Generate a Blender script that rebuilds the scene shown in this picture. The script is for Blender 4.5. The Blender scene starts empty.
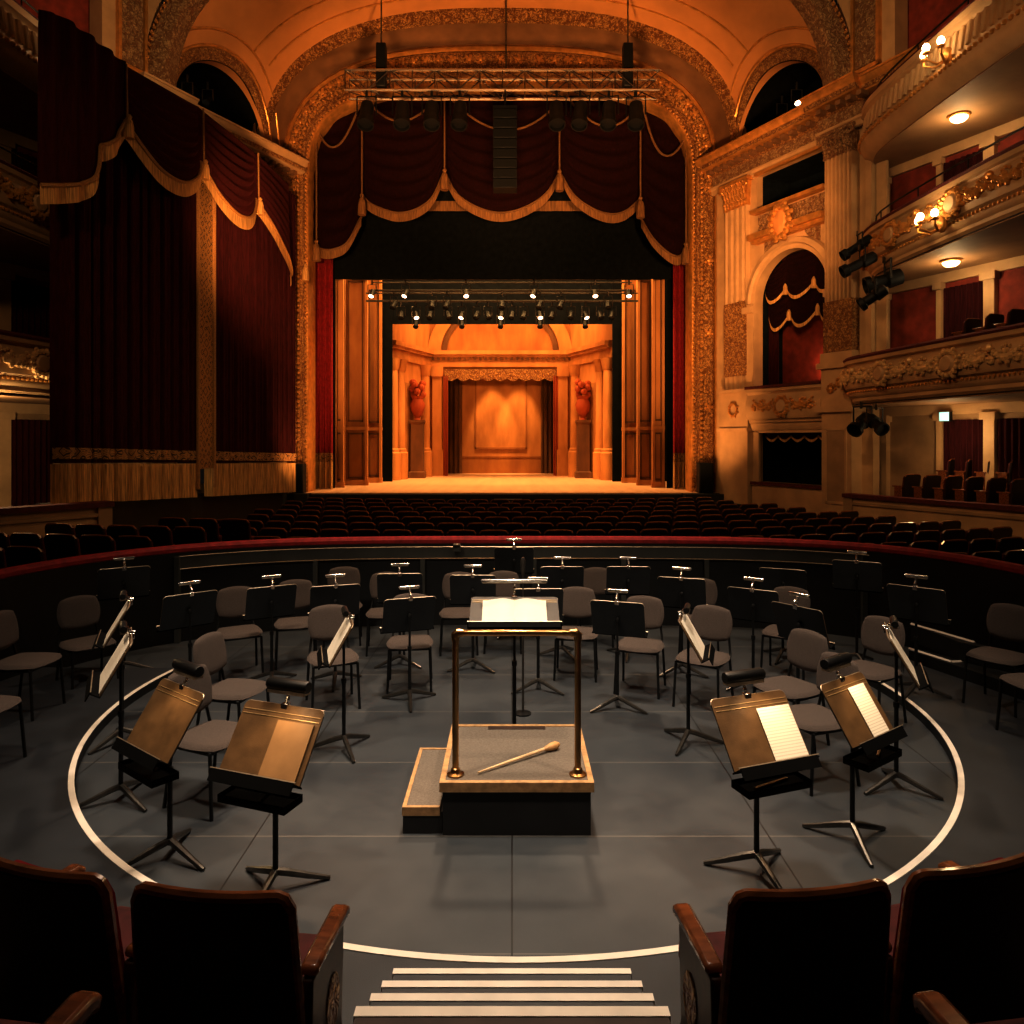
import bpy, bmesh, math, random
from mathutils import Vector, Matrix, noise
random.seed(7)
C = bpy.context.scene.collection
PI = math.pi
F, HZ, CAMH, CX = 740.0, 440.0, 2.5, 512.0
XC = -0.32                                   # centre line of the stage house

def PZ(px, py, z):
    Y = F*(CAMH-z)/(py-HZ)
    return Vector(((px-CX)/F*Y, Y, z))
def PY(px, py, Y):
    return Vector(((px-CX)/F*Y, Y, CAMH-(py-HZ)/F*Y))
def ZY(py, Y): return CAMH-(py-HZ)/F*Y

# ------------------------------------------------------------------ mesh builder
class MB:
    def __init__(s): s.v, s.f = [], []
    def add(s, vs, fs, M=None):
        b = len(s.v)
        for p in vs:
            p = Vector(p)
            s.v.append(M @ p if M is not None else p)
        s.f += [tuple(b+i for i in q) for q in fs]
        return s
    def box(s, x0, y0, z0, x1, y1, z1, M=None):
        return s.add([(x0,y0,z0),(x1,y0,z0),(x1,y1,z0),(x0,y1,z0),(x0,y0,z1),(x1,y0,z1),(x1,y1,z1),(x0,y1,z1)],
              [(0,3,2,1),(4,5,6,7),(0,1,5,4),(1,2,6,5),(2,3,7,6),(3,0,4,7)], M)
    def tube(s, pts, r, n=8, closed=False, cap=True, M=None):
        pts = [Vector(p) for p in pts]; m = len(pts)
        rs = r if isinstance(r, (list, tuple)) else [r]*m
        vs, fs, up = [], [], None
        for i, p in enumerate(pts):
            a = pts[i-1] if (i > 0 or closed) else p
            b = pts[(i+1) % m] if (i < m-1 or closed) else p
            t = (b-a)
            t = t.normalized() if t.length > 1e-9 else Vector((0,0,1))
            if up is None:
                up = Vector((0,0,1)) if abs(t.z) < .9 else Vector((1,0,0))
            e = (up - t*up.dot(t))
            e = e.normalized() if e.length > 1e-6 else t.orthogonal().normalized()
            up = e; g = t.cross(e)
            for k in range(n):
                an = 2*PI*k/n
                vs.append(p + (e*math.cos(an)+g*math.sin(an))*rs[i])
        for i in range(m if closed else m-1):
            j = (i+1) % m
            for k in range(n):
                l = (k+1) % n
                fs.append((i*n+k, i*n+l, j*n+l, j*n+k))
        if cap and not closed:
            fs.append(tuple(range(n-1, -1, -1))); fs.append(tuple((m-1)*n+k for k in range(n)))
        return s.add(vs, fs, M)
    def lathe(s, prof, n=16, M=None):
        vs, fs = [], []
        for (r, z) in prof:
            for k in range(n):
                a = 2*PI*k/n
                vs.append((max(r,1e-4)*math.cos(a), max(r,1e-4)*math.sin(a), z))
        for i in range(len(prof)-1):
            for k in range(n):
                l = (k+1) % n
                fs.append((i*n+k, i*n+l, (i+1)*n+l, (i+1)*n+k))
        fs.append(tuple(range(n-1, -1, -1))); fs.append(tuple((len(prof)-1)*n+k for k in range(n)))
        return s.add(vs, fs, M)
    def ball(s, c, r, nu=8, nv=5, M=None):
        c = Vector(c); rx, ry, rz = r if isinstance(r, (tuple, list)) else (r, r, r)
        vs = [(c.x, c.y, c.z-rz)]
        for j in range(1, nv):
            b = -PI/2+PI*j/nv
            for k in range(nu):
                a = 2*PI*k/nu
                vs.append((c.x+rx*math.cos(b)*math.cos(a), c.y+ry*math.cos(b)*math.sin(a), c.z+rz*math.sin(b)))
        vs.append((c.x, c.y, c.z+rz)); t = len(vs)-1
        fs = [(0, 1+(k+1) % nu, 1+k) for k in range(nu)]
        for j in range(nv-2):
            for k in range(nu):
                l = (k+1) % nu; o = 1+j*nu
                fs.append((o+k, o+l, o+nu+l, o+nu+k))
        o = 1+(nv-2)*nu
        fs += [(o+k, o+(k+1) % nu, t) for k in range(nu)]
        return s.add(vs, fs, M)
    def prism(s, poly, y0, y1, M=None):       # polygon in x,z extruded along y
        n = len(poly)
        vs = [(x, y0, z) for x, z in poly]+[(x, y1, z) for x, z in poly]
        fs = [tuple(range(n)), tuple(range(2*n-1, n-1, -1))]
        fs += [((i+1) % n, i, n+i, n+(i+1) % n) for i in range(n)]
        return s.add(vs, fs, M)
    def slab(s, poly, z0, z1, M=None):        # polygon in x,y extruded along z
        n = len(poly)
        vs = [(x, y, z0) for x, y in poly]+[(x, y, z1) for x, y in poly]
        fs = [tuple(range(n-1, -1, -1)), tuple(range(n, 2*n))]
        fs += [(i, (i+1) % n, n+(i+1) % n, n+i) for i in range(n)]
        return s.add(vs, fs, M)
    def grid(s, fn, nu, nv, closed_u=False, skip=None, M=None):
        vs = [fn(i/nu, j/nv) for j in range(nv+1) for i in range(nu+1)]
        fs = []
        for j in range(nv):
            for i in range(nu):
                if skip and skip((i+.5)/nu, (j+.5)/nv): continue
                a = j*(nu+1)+i
                fs.append((a, a+1, a+nu+2, a+nu+1))
        return s.add(vs, fs, M)
    def sweep(s, prof, path, M=None):         # profile (outward offset, z) along a plan path (x,y); offset to the right of travel
        pts = [Vector((x, y)) for x, y in path]; n = len(prof); vs = []
        for i, p in enumerate(pts):
            a = pts[max(i-1, 0)]; b = pts[min(i+1, len(pts)-1)]
            t = (b-a).normalized(); nr = Vector((t.y, -t.x))
            for o, z in prof: vs.append((p.x+nr.x*o, p.y+nr.y*o, z))
        fs = []
        for i in range(len(pts)-1):
            for k in range(n-1):
                fs.append((i*n+k, i*n+k+1, (i+1)*n+k+1, (i+1)*n+k))
        return s.add(vs, fs, M)
    def build(s, name, m, parent=None, smooth=True, ang=35, bevel=0, M=None, loc=None):
        me = bpy.data.meshes.new(name)
        me.from_pydata([tuple(p) for p in s.v], [], s.f); me.update()
        bm = bmesh.new(); bm.from_mesh(me)
        bmesh.ops.recalc_face_normals(bm, faces=bm.faces)
        bm.to_mesh(me); bm.free()
        if smooth:
            me.shade_smooth()
            me.set_sharp_from_angle(angle=math.radians(ang))
        me.materials.append(m)
        o = bpy.data.objects.new(name, me); C.objects.link(o)
        if M is not None: o.matrix_world = M
        if loc is not None: o.location = loc
        if parent is not None: o.parent = parent
        if bevel:
            b = o.modifiers.new('bevel', 'BEVEL'); b.width = bevel; b.segments = 2; b.limit_method = 'ANGLE'
        return o

def mesh_data_dup(o, name, parent):
    c = o.copy(); C.objects.link(c); c.name = name; c.parent = parent; return c
def tag(o, label=None, cat=None, group=None, kind=None):
    if label: o['label'] = label
    if cat: o['category'] = cat
    if group: o['group'] = group
    if kind: o['kind'] = kind
    return o
def thing(name, label, cat, loc=(0,0,0), rz=0, group=None):
    o = bpy.data.objects.new(name, None); C.objects.link(o); o.empty_display_size = .1
    o.location = loc; o.rotation_euler = (0, 0, rz)
    return tag(o, label, cat, group)
def dup(root, loc, rz=0, label=None, group=None, scale=None):
    r = root.copy(); C.objects.link(r); r.location = loc; r.rotation_euler = (0, 0, rz)
    if scale: r.scale = scale
    if label: r['label'] = label
    if group: r['group'] = group
    for ch in list(root.children):
        c = ch.copy(); C.objects.link(c); c.parent = r
        for g in list(ch.children):
            d = g.copy(); C.objects.link(d); d.parent = c
    return r
def struct(o, cat=None):
    o['kind'] = 'structure'; return o
ORD = ('first second third fourth fifth sixth seventh eighth ninth tenth eleventh twelfth thirteenth fourteenth fifteenth sixteenth '
       'seventeenth eighteenth nineteenth twentieth').split()
def ordn(i):
    if i < 20: return ORD[i]
    return {2: 'twenty', 3: 'thirty', 4: 'forty'}[(i+1)//10]+'-'+ORD[(i+1) % 10-1] if (i+1) % 10 else {30: 'thirtieth', 40: 'fortieth'}[i+1]

# ------------------------------------------------------------------ materials
def base_mat(name):
    m = bpy.data.materials.new(name); m.use_nodes = True
    nt = m.node_tree; b = nt.nodes['Principled BSDF']
    return m, nt, b
def N(nt, t, **kw):
    n = nt.nodes.new(t)
    for k, v in kw.items(): setattr(n, k, v)
    return n
def ramp(nt, stops):
    r = N(nt, 'ShaderNodeValToRGB'); e = r.color_ramp.elements
    while len(e) < len(stops): e.new(.5)
    for i, (p, c) in enumerate(stops):
        e[i].position = p; e[i].color = (*c, 1) if len(c) == 3 else c
    return r
def sc(c, k): return tuple(min(1, x*k) for x in c)
def pm(name, col, rough=.6, metal=0, var=.22, scale=6, bump=0, bscale=60, sheen=0, coat=0, spec=.5, stretch=None):
    m, nt, b = base_mat(name)
    tc = N(nt, 'ShaderNodeTexCoord'); src = tc.outputs['Object']
    if stretch:
        mp = N(nt, 'ShaderNodeMapping'); mp.inputs['Scale'].default_value = stretch
        nt.links.new(src, mp.inputs[0]); src = mp.outputs[0]
    no = N(nt, 'ShaderNodeTexNoise'); no.inputs['Scale'].default_value = scale; no.inputs['Detail'].default_value = 5
    nt.links.new(src, no.inputs[0])
    r = ramp(nt, [(.3, sc(col, 1-var)), (.7, sc(col, 1+var))])
    nt.links.new(no.outputs[0], r.inputs[0]); nt.links.new(r.outputs[0], b.inputs['Base Color'])
    b.inputs['Roughness'].default_value = rough; b.inputs['Metallic'].default_value = metal
    b.inputs['Specular IOR Level'].default_value = spec
    b.inputs['Sheen Weight'].default_value = sheen
    if sheen: b.inputs['Sheen Tint'].default_value = (*sc(col, 4), 1)
    b.inputs['Coat Weight'].default_value = coat
    if bump:
        n2 = N(nt, 'ShaderNodeTexNoise'); n2.inputs['Scale'].default_value = bscale; n2.inputs['Detail'].default_value = 3
        nt.links.new(src, n2.inputs[0])
        bp = N(nt, 'ShaderNodeBump'); bp.inputs['Strength'].default_value = bump; bp.inputs['Distance'].default_value = .02
        nt.links.new(n2.outputs[0], bp.inputs['Height']); nt.links.new(bp.outputs[0], b.inputs['Normal'])
    return m
def relief(name, dark, light, scale=4, strength=.8, metal=.3, rough=.42, stretch=(1,1,1), dist=.08):
    m, nt, b = base_mat(name)
    tc = N(nt, 'ShaderNodeTexCoord'); mp = N(nt, 'ShaderNodeMapping'); mp.inputs['Scale'].default_value = stretch
    nt.links.new(tc.outputs['Object'], mp.inputs[0])
    no = N(nt, 'ShaderNodeTexNoise'); no.inputs['Scale'].default_value = scale*.7
    nt.links.new(mp.outputs[0], no.inputs[0])
    mx = N(nt, 'ShaderNodeVectorMath', operation='MULTIPLY_ADD')
    nt.links.new(no.outputs['Color'], mx.inputs[0]); mx.inputs[1].default_value = (.35,)*3; nt.links.new(mp.outputs[0], mx.inputs[2])
    vo = N(nt, 'ShaderNodeTexVoronoi', feature='SMOOTH_F1'); vo.inputs['Scale'].default_value = scale; vo.inputs['Smoothness'].default_value = .25
    nt.links.new(mx.outputs[0], vo.inputs[0])
    v2 = N(nt, 'ShaderNodeTexVoronoi', feature='F1'); v2.inputs['Scale'].default_value = scale*3.1
    nt.links.new(mx.outputs[0], v2.inputs[0])
    ad = N(nt, 'ShaderNodeMath', operation='MULTIPLY_ADD'); nt.links.new(v2.outputs[0], ad.inputs[0]); ad.inputs[1].default_value = .4
    nt.links.new(vo.outputs[0], ad.inputs[2])
    r = ramp(nt, [(.28, light), (.62, sc(light, .55)), (.85, dark)])  # hollows of the carving darkened in the colour, painted shade following the bump
    nt.links.new(ad.outputs[0], r.inputs[0]); nt.links.new(r.outputs[0], b.inputs['Base Color'])
    bp = N(nt, 'ShaderNodeBump', invert=True); bp.inputs['Strength'].default_value = strength; bp.inputs['Distance'].default_value = dist
    nt.links.new(ad.outputs[0], bp.inputs['Height']); nt.links.new(bp.outputs[0], b.inputs['Normal'])
    b.inputs['Metallic'].default_value = metal; b.inputs['Roughness'].default_value = rough
    return m
def emis(name, col, st):
    m, nt, b = base_mat(name)
    lw = N(nt, 'ShaderNodeTexNoise'); lw.inputs['Scale'].default_value = 3
    r = ramp(nt, [(.2, sc(col, .92)), (.8, col)])
    nt.links.new(lw.outputs[0], r.inputs[0]); nt.links.new(r.outputs[0], b.inputs['Emission Color'])
    b.inputs['Base Color'].default_value = (*col, 1); b.inputs['Emission Strength'].default_value = st
    return m

def floor_mat():
    m, nt, b = base_mat('pit_floor_paint')
    tc = N(nt, 'ShaderNodeTexCoord'); sp = N(nt, 'ShaderNodeSeparateXYZ'); nt.links.new(tc.outputs['Object'], sp.inputs[0])
    no = N(nt, 'ShaderNodeTexNoise'); no.inputs['Scale'].default_value = 1.3; no.inputs['Detail'].default_value = 8; no.inputs['Roughness'].default_value = .7
    nt.links.new(tc.outputs['Object'], no.inputs[0])
    r = ramp(nt, [(.3, (.037,.044,.052)), (.72, (.062,.069,.076))]); nt.links.new(no.outputs[0], r.inputs[0])
    def lines(out, off, per, w):
        a = N(nt, 'ShaderNodeMath', operation='SUBTRACT'); nt.links.new(out, a.inputs[0]); a.inputs[1].default_value = off
        p = N(nt, 'ShaderNodeMath', operation='PINGPONG'); nt.links.new(a.outputs[0], p.inputs[0]); p.inputs[1].default_value = per/2
        l = N(nt, 'ShaderNodeMath', operation='LESS_THAN'); nt.links.new(p.outputs[0], l.inputs[0]); l.inputs[1].default_value = w
        return l.outputs[0]
    ly = lines(sp.outputs['Y'], 4.67, 1.07, .005); lx = lines(sp.outputs['X'], .0, 1.62, .005)
    m1 = N(nt, 'ShaderNodeMixRGB'); m1.inputs[2].default_value = (.13,.125,.115,1); nt.links.new(ly, m1.inputs[0]); nt.links.new(r.outputs[0], m1.inputs[1])  # pale cross joints: their glossy highlight is painted into the colour
    m2 = N(nt, 'ShaderNodeMixRGB'); m2.inputs[2].default_value = (.012,.012,.013,1); nt.links.new(lx, m2.inputs[0]); nt.links.new(m1.outputs[0], m2.inputs[1])
    nt.links.new(m2.outputs[0], b.inputs['Base Color'])
    n2 = N(nt, 'ShaderNodeTexNoise'); n2.inputs['Scale'].default_value = 220; nt.links.new(tc.outputs['Object'], n2.inputs[0])
    bp = N(nt, 'ShaderNodeBump'); bp.inputs['Strength'].default_value = .12; bp.inputs['Distance'].default_value = .004
    nt.links.new(n2.outputs[0], bp.inputs['Height']); nt.links.new(bp.outputs[0], b.inputs['Normal'])
    rr = ramp(nt, [(.3, (.38,)*3), (.7, (.52,)*3)]); nt.links.new(no.outputs[0], rr.inputs[0]); nt.links.new(rr.outputs[0], b.inputs['Roughness'])
    return m
def paper_mat(lines=True):
    m, nt, b = base_mat('printed_music_paper' if lines else 'white_paper')
    tc = N(nt, 'ShaderNodeTexCoord'); sp = N(nt, 'ShaderNodeSeparateXYZ'); nt.links.new(tc.outputs['Object'], sp.inputs[0])
    fr = N(nt, 'ShaderNodeMath', operation='PINGPONG'); nt.links.new(sp.outputs['Z'], fr.inputs[0]); fr.inputs[1].default_value = .0085
    mp = N(nt, 'ShaderNodeMapping'); mp.inputs['Scale'].default_value = (190, 1, 260); nt.links.new(tc.outputs['Object'], mp.inputs[0])
    no = N(nt, 'ShaderNodeTexNoise'); no.inputs['Scale'].default_value = 1; nt.links.new(mp.outputs[0], no.inputs[0])
    lt = N(nt, 'ShaderNodeMath', operation='LESS_THAN'); nt.links.new(fr.outputs[0], lt.inputs[0]); lt.inputs[1].default_value = .0026
    mu = N(nt, 'ShaderNodeMath', operation='MULTIPLY'); nt.links.new(lt.outputs[0], mu.inputs[0]); nt.links.new(no.outputs[0], mu.inputs[1])
    r = ramp(nt, [(.0, (.80,.74,.63)), (.62, (.60,.545,.455))] if lines else [(0, (.60,.57,.50)), (1, (.55,.52,.45))])
    nt.links.new(mu.outputs[0], r.inputs[0]); nt.links.new(r.outputs[0], b.inputs['Base Color']); b.inputs['Roughness'].default_value = .8
    return m
def band_mat(name, dark, light, scale):       # woven ornamental braid
    m, nt, b = base_mat(name)
    tc = N(nt, 'ShaderNodeTexCoord')
    vo = N(nt, 'ShaderNodeTexVoronoi', feature='F1', distance='MANHATTAN'); vo.inputs['Scale'].default_value = scale; vo.inputs['Randomness'].default_value = .45
    nt.links.new(tc.outputs['Object'], vo.inputs[0])
    wv = N(nt, 'ShaderNodeMath', operation='PINGPONG'); nt.links.new(vo.outputs[0], wv.inputs[0]); wv.inputs[1].default_value = .28
    r = ramp(nt, [(.05, dark), (.12, light), (.2, dark), (.27, light)]); nt.links.new(wv.outputs[0], r.inputs[0])
    nt.links.new(r.outputs[0], b.inputs['Base Color']); b.inputs['Roughness'].default_value = .6
    return m
def paint_mat(name, a, bcol, scale=2.0, rough=.85):    # scenic painting on stage flats
    m, nt, b = base_mat(name)
    tc = N(nt, 'ShaderNodeTexCoord'); mp = N(nt, 'ShaderNodeMapping'); mp.inputs['Scale'].default_value = (1,1,.35); nt.links.new(tc.outputs['Object'], mp.inputs[0])
    no = N(nt, 'ShaderNodeTexNoise'); no.inputs['Scale'].default_value = scale; no.inputs['Detail'].default_value = 7; nt.links.new(mp.outputs[0], no.inputs[0])
    r = ramp(nt, [(.32, a), (.68, bcol)]); nt.links.new(no.outputs[0], r.inputs[0]); nt.links.new(r.outputs[0], b.inputs['Base Color'])
    b.inputs['Roughness'].default_value = rough
    return m

M = {}
M['floor'] = floor_mat()
M['platform'] = pm('raised_floor_paint', (.026,.030,.036), .5, var=.25, scale=2.5, bump=.1, bscale=200)
M['black'] = pm('matte_black_paint', (.010,.010,.011), .7, var=.3)
M['pitwall'] = pm('pit_wall_black', (.0045,.0052,.006), .55, var=.3, scale=3)
M['pitband'] = pm('pit_wall_grey_band', (.050,.052,.046), .6, var=.2, scale=3)
M['void'] = pm('black_drape_and_void', (.004,.005,.006), .95, var=.4, sheen=.0, spec=.1)
M['navy'] = pm('dark_blue_box_shade', (.006,.010,.014), .95, var=.4, spec=.1)  # shade inside the stage boxes put into the colour, no cloth there
M['velvet'] = pm('dark_red_velvet', (.034,.0042,.0050), .92, var=.4, scale=9, sheen=.25, spec=.15, stretch=(3,3,.4))
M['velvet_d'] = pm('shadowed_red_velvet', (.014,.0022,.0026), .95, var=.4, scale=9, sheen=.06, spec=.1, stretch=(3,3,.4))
M['velvet_l'] = pm('crimson_velvet', (.20,.012,.014), .85, var=.3, scale=9, sheen=.25, spec=.2)
M['rail_red'] = pm('red_velvet_rail', (.36,.017,.020), .7, var=.3, scale=12, sheen=.25, bump=.2, bscale=30)
M['seatred'] = pm('seat_red_velvet', (.085,.010,.009), .8, var=.35, scale=14, sheen=.2)
M['seatback'] = pm('dark_stained_seat_back', (.016,.0075,.006), .38, var=.3, scale=7, spec=.5)
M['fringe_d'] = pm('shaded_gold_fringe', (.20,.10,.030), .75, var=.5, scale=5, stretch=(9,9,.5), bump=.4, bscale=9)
M['fringe'] = pm('gold_fringe', (.52,.31,.11), .7, var=.55, scale=5, stretch=(9,9,.5), bump=.5, bscale=9)
M['braid'] = band_mat('gold_braid', (.040,.012,.005), (.60,.34,.11), 4.5)
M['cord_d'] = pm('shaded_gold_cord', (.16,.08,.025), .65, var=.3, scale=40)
M['cord'] = pm('gold_cord', (.32,.17,.055), .6, var=.3, scale=40)
M['gold'] = relief('gilded_relief', (.22,.085,.022), (.90,.52,.18), 12.5, .8, .3, .4)
M['goldfine'] = relief('fine_gilded_relief', (.24,.095,.028), (.78,.44,.15), 13, .7, .25, .42)
M['goldplain'] = pm('plain_gilding', (.62,.32,.09), .38, .5, var=.25, scale=5, bump=.25, bscale=14)
M['cream'] = pm('cream_plaster', (.52,.35,.19), .6, var=.15, scale=2, bump=.1, bscale=20)
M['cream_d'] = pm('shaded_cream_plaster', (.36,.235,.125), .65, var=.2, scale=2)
M['creamrelief'] = relief('cream_gilt_relief', (.27,.13,.052), (.70,.46,.23), 11, .8, .1, .45)
M['relief_l'] = pm('pale_gilt_carving', (.66,.45,.22), .4, .2, var=.25, scale=9)
M['orange'] = pm('warm_vault_plaster', (.60,.29,.10), .7, var=.12, scale=1.2)
M['recess'] = pm('brown_recess_plaster', (.20,.105,.045), .7, var=.2, scale=2)
M['redwall'] = pm('red_damask_wall', (.22,.030,.014), .8, var=.28, scale=5)
M['soffit'] = pm('soffit_plaster', (.30,.175,.085), .7, var=.15, scale=2)
M['stagefloor'] = pm('stage_boards', (.66,.42,.25), .5, var=.10, scale=1, stretch=(3,.3,1))
M['setA'] = paint_mat('painted_set_ochre', (.26,.095,.022), (.42,.18,.045))
M['setB'] = paint_mat('painted_set_light', (.40,.17,.045), (.58,.27,.085))
M['setD'] = paint_mat('painted_set_shadow', (.10,.042,.014), (.20,.085,.025))
M['setR'] = paint_mat('painted_set_red', (.30,.05,.015), (.42,.09,.02))
M['metal'] = pm('black_powdercoat', (.006,.006,.006), .45, spec=.3, var=.2, scale=20)
M['bronze'] = pm('bronze_desk_lacquer', (.15,.088,.040), .36, .2, var=.25, scale=9, bump=.06, bscale=120)
M['bronze_d'] = pm('dark_brown_desk_lacquer', (.035,.026,.020), .5, 0, var=.25, scale=9)
M['lip'] = pm('dull_black_lip', (.0035,.0035,.0035), .8, spec=.06, var=.2)
M['ridge'] = pm('bronze_desk_ridge', (.36,.25,.12), .35, .6, var=.2, scale=9)
M['folder'] = pm('tan_folder_card', (.30,.175,.075), .5, var=.15, scale=7)
M['deskback'] = pm('black_desk_back', (.010,.011,.012), .45, var=.25, scale=10)
M['edge'] = pm('worn_desk_edge', (.42,.34,.25), .38, .7, var=.2, scale=30)
M['chrome'] = pm('chrome', (.62,.60,.57), .22, 1.0, var=.1, scale=20)
M['steel'] = pm('dark_steel_leg', (.10,.092,.082), .32, .8, var=.2, scale=20)
M['brass'] = pm('aged_brass', (.42,.255,.11), .28, 1.0, var=.25, scale=7)
M['fabric'] = pm('grey_brown_upholstery', (.084,.065,.056), .95, var=.18, scale=120, bump=.4, bscale=260, sheen=.15)
M['carpet'] = pm('grey_carpet', (.17,.145,.12), .98, var=.18, scale=60, bump=.5, bscale=240)
M['oak'] = pm('honey_oak_trim', (.43,.27,.135), .42, var=.25, scale=6, stretch=(4,4,4))
M['baton'] = pm('pale_baton_wood', (.70,.50,.29), .45, var=.12, scale=9)
M['cork'] = pm('baton_handle_wood', (.52,.30,.13), .5, var=.2, scale=12)
M['wood'] = pm('red_brown_varnished_wood', (.040,.014,.007), .45, var=.4, scale=5, coat=.0, stretch=(1,5,5))
M['woodrim'] = pm('worn_varnished_rim', (.21,.070,.026), .26, var=.5, scale=7, coat=.5, stretch=(1,4,4))
M['white'] = pm('white_edge_strip', (.78,.71,.62), .55, var=.10, scale=7)
M['stairbrown'] = pm('dark_brown_stair', (.040,.022,.016), .7, var=.3, scale=8)
M['paper'] = paper_mat(True)
M['score'] = paper_mat(False)
M['bulb'] = emis('warm_bulb_glow', (1,.78,.45), 14)
M['dome'] = emis('lamp_dome_glow', (1,.74,.40), 5)
M['lens'] = emis('lit_spotlight_lens', (1,.62,.38), 9)
M['exit'] = emis('lit_exit_panel', (.50,.95,.85), 1.0)
M['glint'] = emis('cool_indicator_glow', (.55,.75,1), 3)
M['black_gloss'] = pm('black_equipment_casing', (.004,.0045,.005), .55, spec=.3, var=.25, scale=18)
M['grille'] = pm('speaker_grille', (.0025,.0032,.0032), .7, spec=.2, var=.3, scale=50, bump=.4, bscale=150)

# ------------------------------------------------------------------ camera and world
cd = bpy.data.cameras.new('camera'); cam = bpy.data.objects.new('camera', cd); C.objects.link(cam)
cam.location = (0, 0, CAMH); cam.rotation_euler = (PI/2, 0, 0)
cd.sensor_width = 36; cd.lens = 36*F/1024; cd.shift_y = -(512-HZ)/1024; cd.clip_start = .05; cd.clip_end = 200
bpy.context.scene.camera = cam
w = bpy.data.worlds.new('hall_dark'); bpy.context.scene.world = w; w.use_nodes = True
w.node_tree.nodes['Background'].inputs[0].default_value = (.30,.24,.19,1); w.node_tree.nodes['Background'].inputs[1].default_value = .02
# ------------------------------------------------------------------ hall frames
HW, SL = 6.79, .476
def frame(P, d, left):
    d = Vector(d).normalized(); out = Vector((-d.y, d.x))
    m = Matrix(((d.x, out.x, 0, P[0]), (d.y, out.y, 0, P[1]), (0, 0, 1, 0), (0, 0, 0, 1)))
    if left: m = Matrix.Translation((2*XC, 0, 0)) @ Matrix.Diagonal((-1, 1, 1, 1)) @ m
    return m
def WF(left): return frame((XC+HW, 22.8), (SL, -1), left)       # splayed wall beside the stage
def SF(left): return frame((9.2, 18.4), (.4008, -.9161), left)  # side wall behind the balconies
def RU(px):
    q = (px-CX)/F; return 1.1075*(22.8*q-(XC+HW))/(SL+q)
def RZ(px, py): return ZY(py, 22.8-RU(px)/1.1075)
def SU(px):
    q = (px-CX)/F; return (18.4*q-9.2)/(.4008+.9161*q)
def SZ(px, py): return ZY(py, 18.4-.9161*SU(px))
def arc_pts(a, zs, b, n, z0=None, N_=48, xc=XC-.06):
    out = []
    if z0 is not None: out += [(xc-a, z0+(zs-z0)*i/4) for i in range(4)]
    for i in range(N_+1):
        th = PI-PI*i/N_; c, s_ = math.cos(th), math.sin(th)
        out.append((xc+a*math.copysign(abs(c)**(2/n), c), zs+b*abs(s_)**(2/n)))
    if z0 is not None: out += [(xc+a, zs-(zs-z0)*(i+1)/4) for i in range(4)]
    return out
def arch_band(rings, z0):                     # rings: (a, zs, b, n, Y)
    mb = MB(); ps = [[(x, r[4], z) for x, z in arc_pts(r[0], r[1], r[2], r[3], z0)] for r in rings]
    n = len(ps[0])
    vs = [p for q in ps for p in q]
    fs = [(j*n+i, j*n+i+1, (j+1)*n+i+1, (j+1)*n+i) for j in range(len(ps)-1) for i in range(n-1)]
    return mb.add(vs, fs)
def beads(pts, r, step, mb=None, nu=6, nv=4):
    mb = mb or MB(); pts = [Vector(p) for p in pts]; acc = 0
    for a, b in zip(pts, pts[1:]):
        L = (b-a).length; s_ = -acc
        while s_+step <= L:
            s_ += step; mb.ball(a+(b-a)*(s_/L), r, nu, nv)
        acc = L-s_
    return mb

# ------------------------------------------------------------------ floors and outer shell
fl = struct(MB().box(-14, -3, -.3, 14, 23, 0).build('floor', M['floor'], smooth=False))
shell = struct(MB().box(-14, -3.3, -.3, 14, -3, 18).build('wall_rear', M['recess'], smooth=False))
ceil = struct(MB().box(-14, -3.3, 18, 14, 23, 18.3).build('ceiling', M['recess'], smooth=False))
STG = .86
st = MB()
st.box(-9.5, 22.95, STG-.25, 9, 37, STG)
stage = struct(st.build('floor_stage', M['stagefloor'], smooth=False))
sfront = MB(); sfront.box(-9.5, 22.75, -.05, 9, 22.95, STG-.03)
sfront.box(6.1, 21.6, -.05, 7.0, 22.75, .62)
struct(sfront.build('wall_stage_front', M['black'], smooth=False))
# dark stage house
sh = MB(); sh.box(-9.7, 24.2, STG, -9.5, 37, 16); sh.box(9, 24.2, STG, 9.2, 37, 16); sh.box(-9.7, 37, 0, 9.2, 37.2, 16); sh.box(-9.7, 23.9, 16, 9.2, 37.2, 16.2)
struct(sh.build('wall_stage_house', M['void'], smooth=False))
fa = MB()                                     # masonry around the opening
outer = [(-9.7, -.1), (-9.7, 16.2), (9.2, 16.2), (9.2, -.1)]
inner = arc_pts(6.5, 10.4, 3.8, 3.2, -.1)
fa.prism([outer[0], outer[1], outer[2], outer[3]] + inner[::-1], 23.35, 23.9)
struct(fa.build('wall_proscenium', M['recess'], smooth=False))

# ------------------------------------------------------------------ gilded proscenium arch
pa = thing('proscenium_arch', None, None); struct(pa)
arch_band([(6.02,10.4,3.28,3.3,24.1),(6.02,10.4,3.28,3.3,23.45),(6.06,10.4,3.33,3.3,23.36),(6.12,10.4,3.42,3.3,23.36)], STG).build('inner_reveal', M['goldplain'], pa)
arch_band([(6.12,10.4,3.42,3.3,23.34),(6.17,10.4,3.5,3.28,23.22),(6.24,10.4,3.58,3.25,23.26),(6.29,10.4,3.64,3.22,23.24)], STG).build('egg_moulding', M['goldfine'], pa)
arch_band([(6.29,10.4,3.64,3.22,23.26),(6.38,10.4,3.78,3.15,23.16),(6.52,10.4,3.98,3.05,23.12),(6.66,10.4,4.2,2.95,23.16),(6.74,10.4,4.32,2.85,23.26)], STG).build('relief_band', M['gold'], pa)
arch_band([(6.74,10.4,4.32,2.85,23.24),(6.79,10.4,4.40,2.82,23.12),(6.86,10.4,4.5,2.8,23.2)], STG).build('outer_fillet', M['goldplain'], pa)
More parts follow.
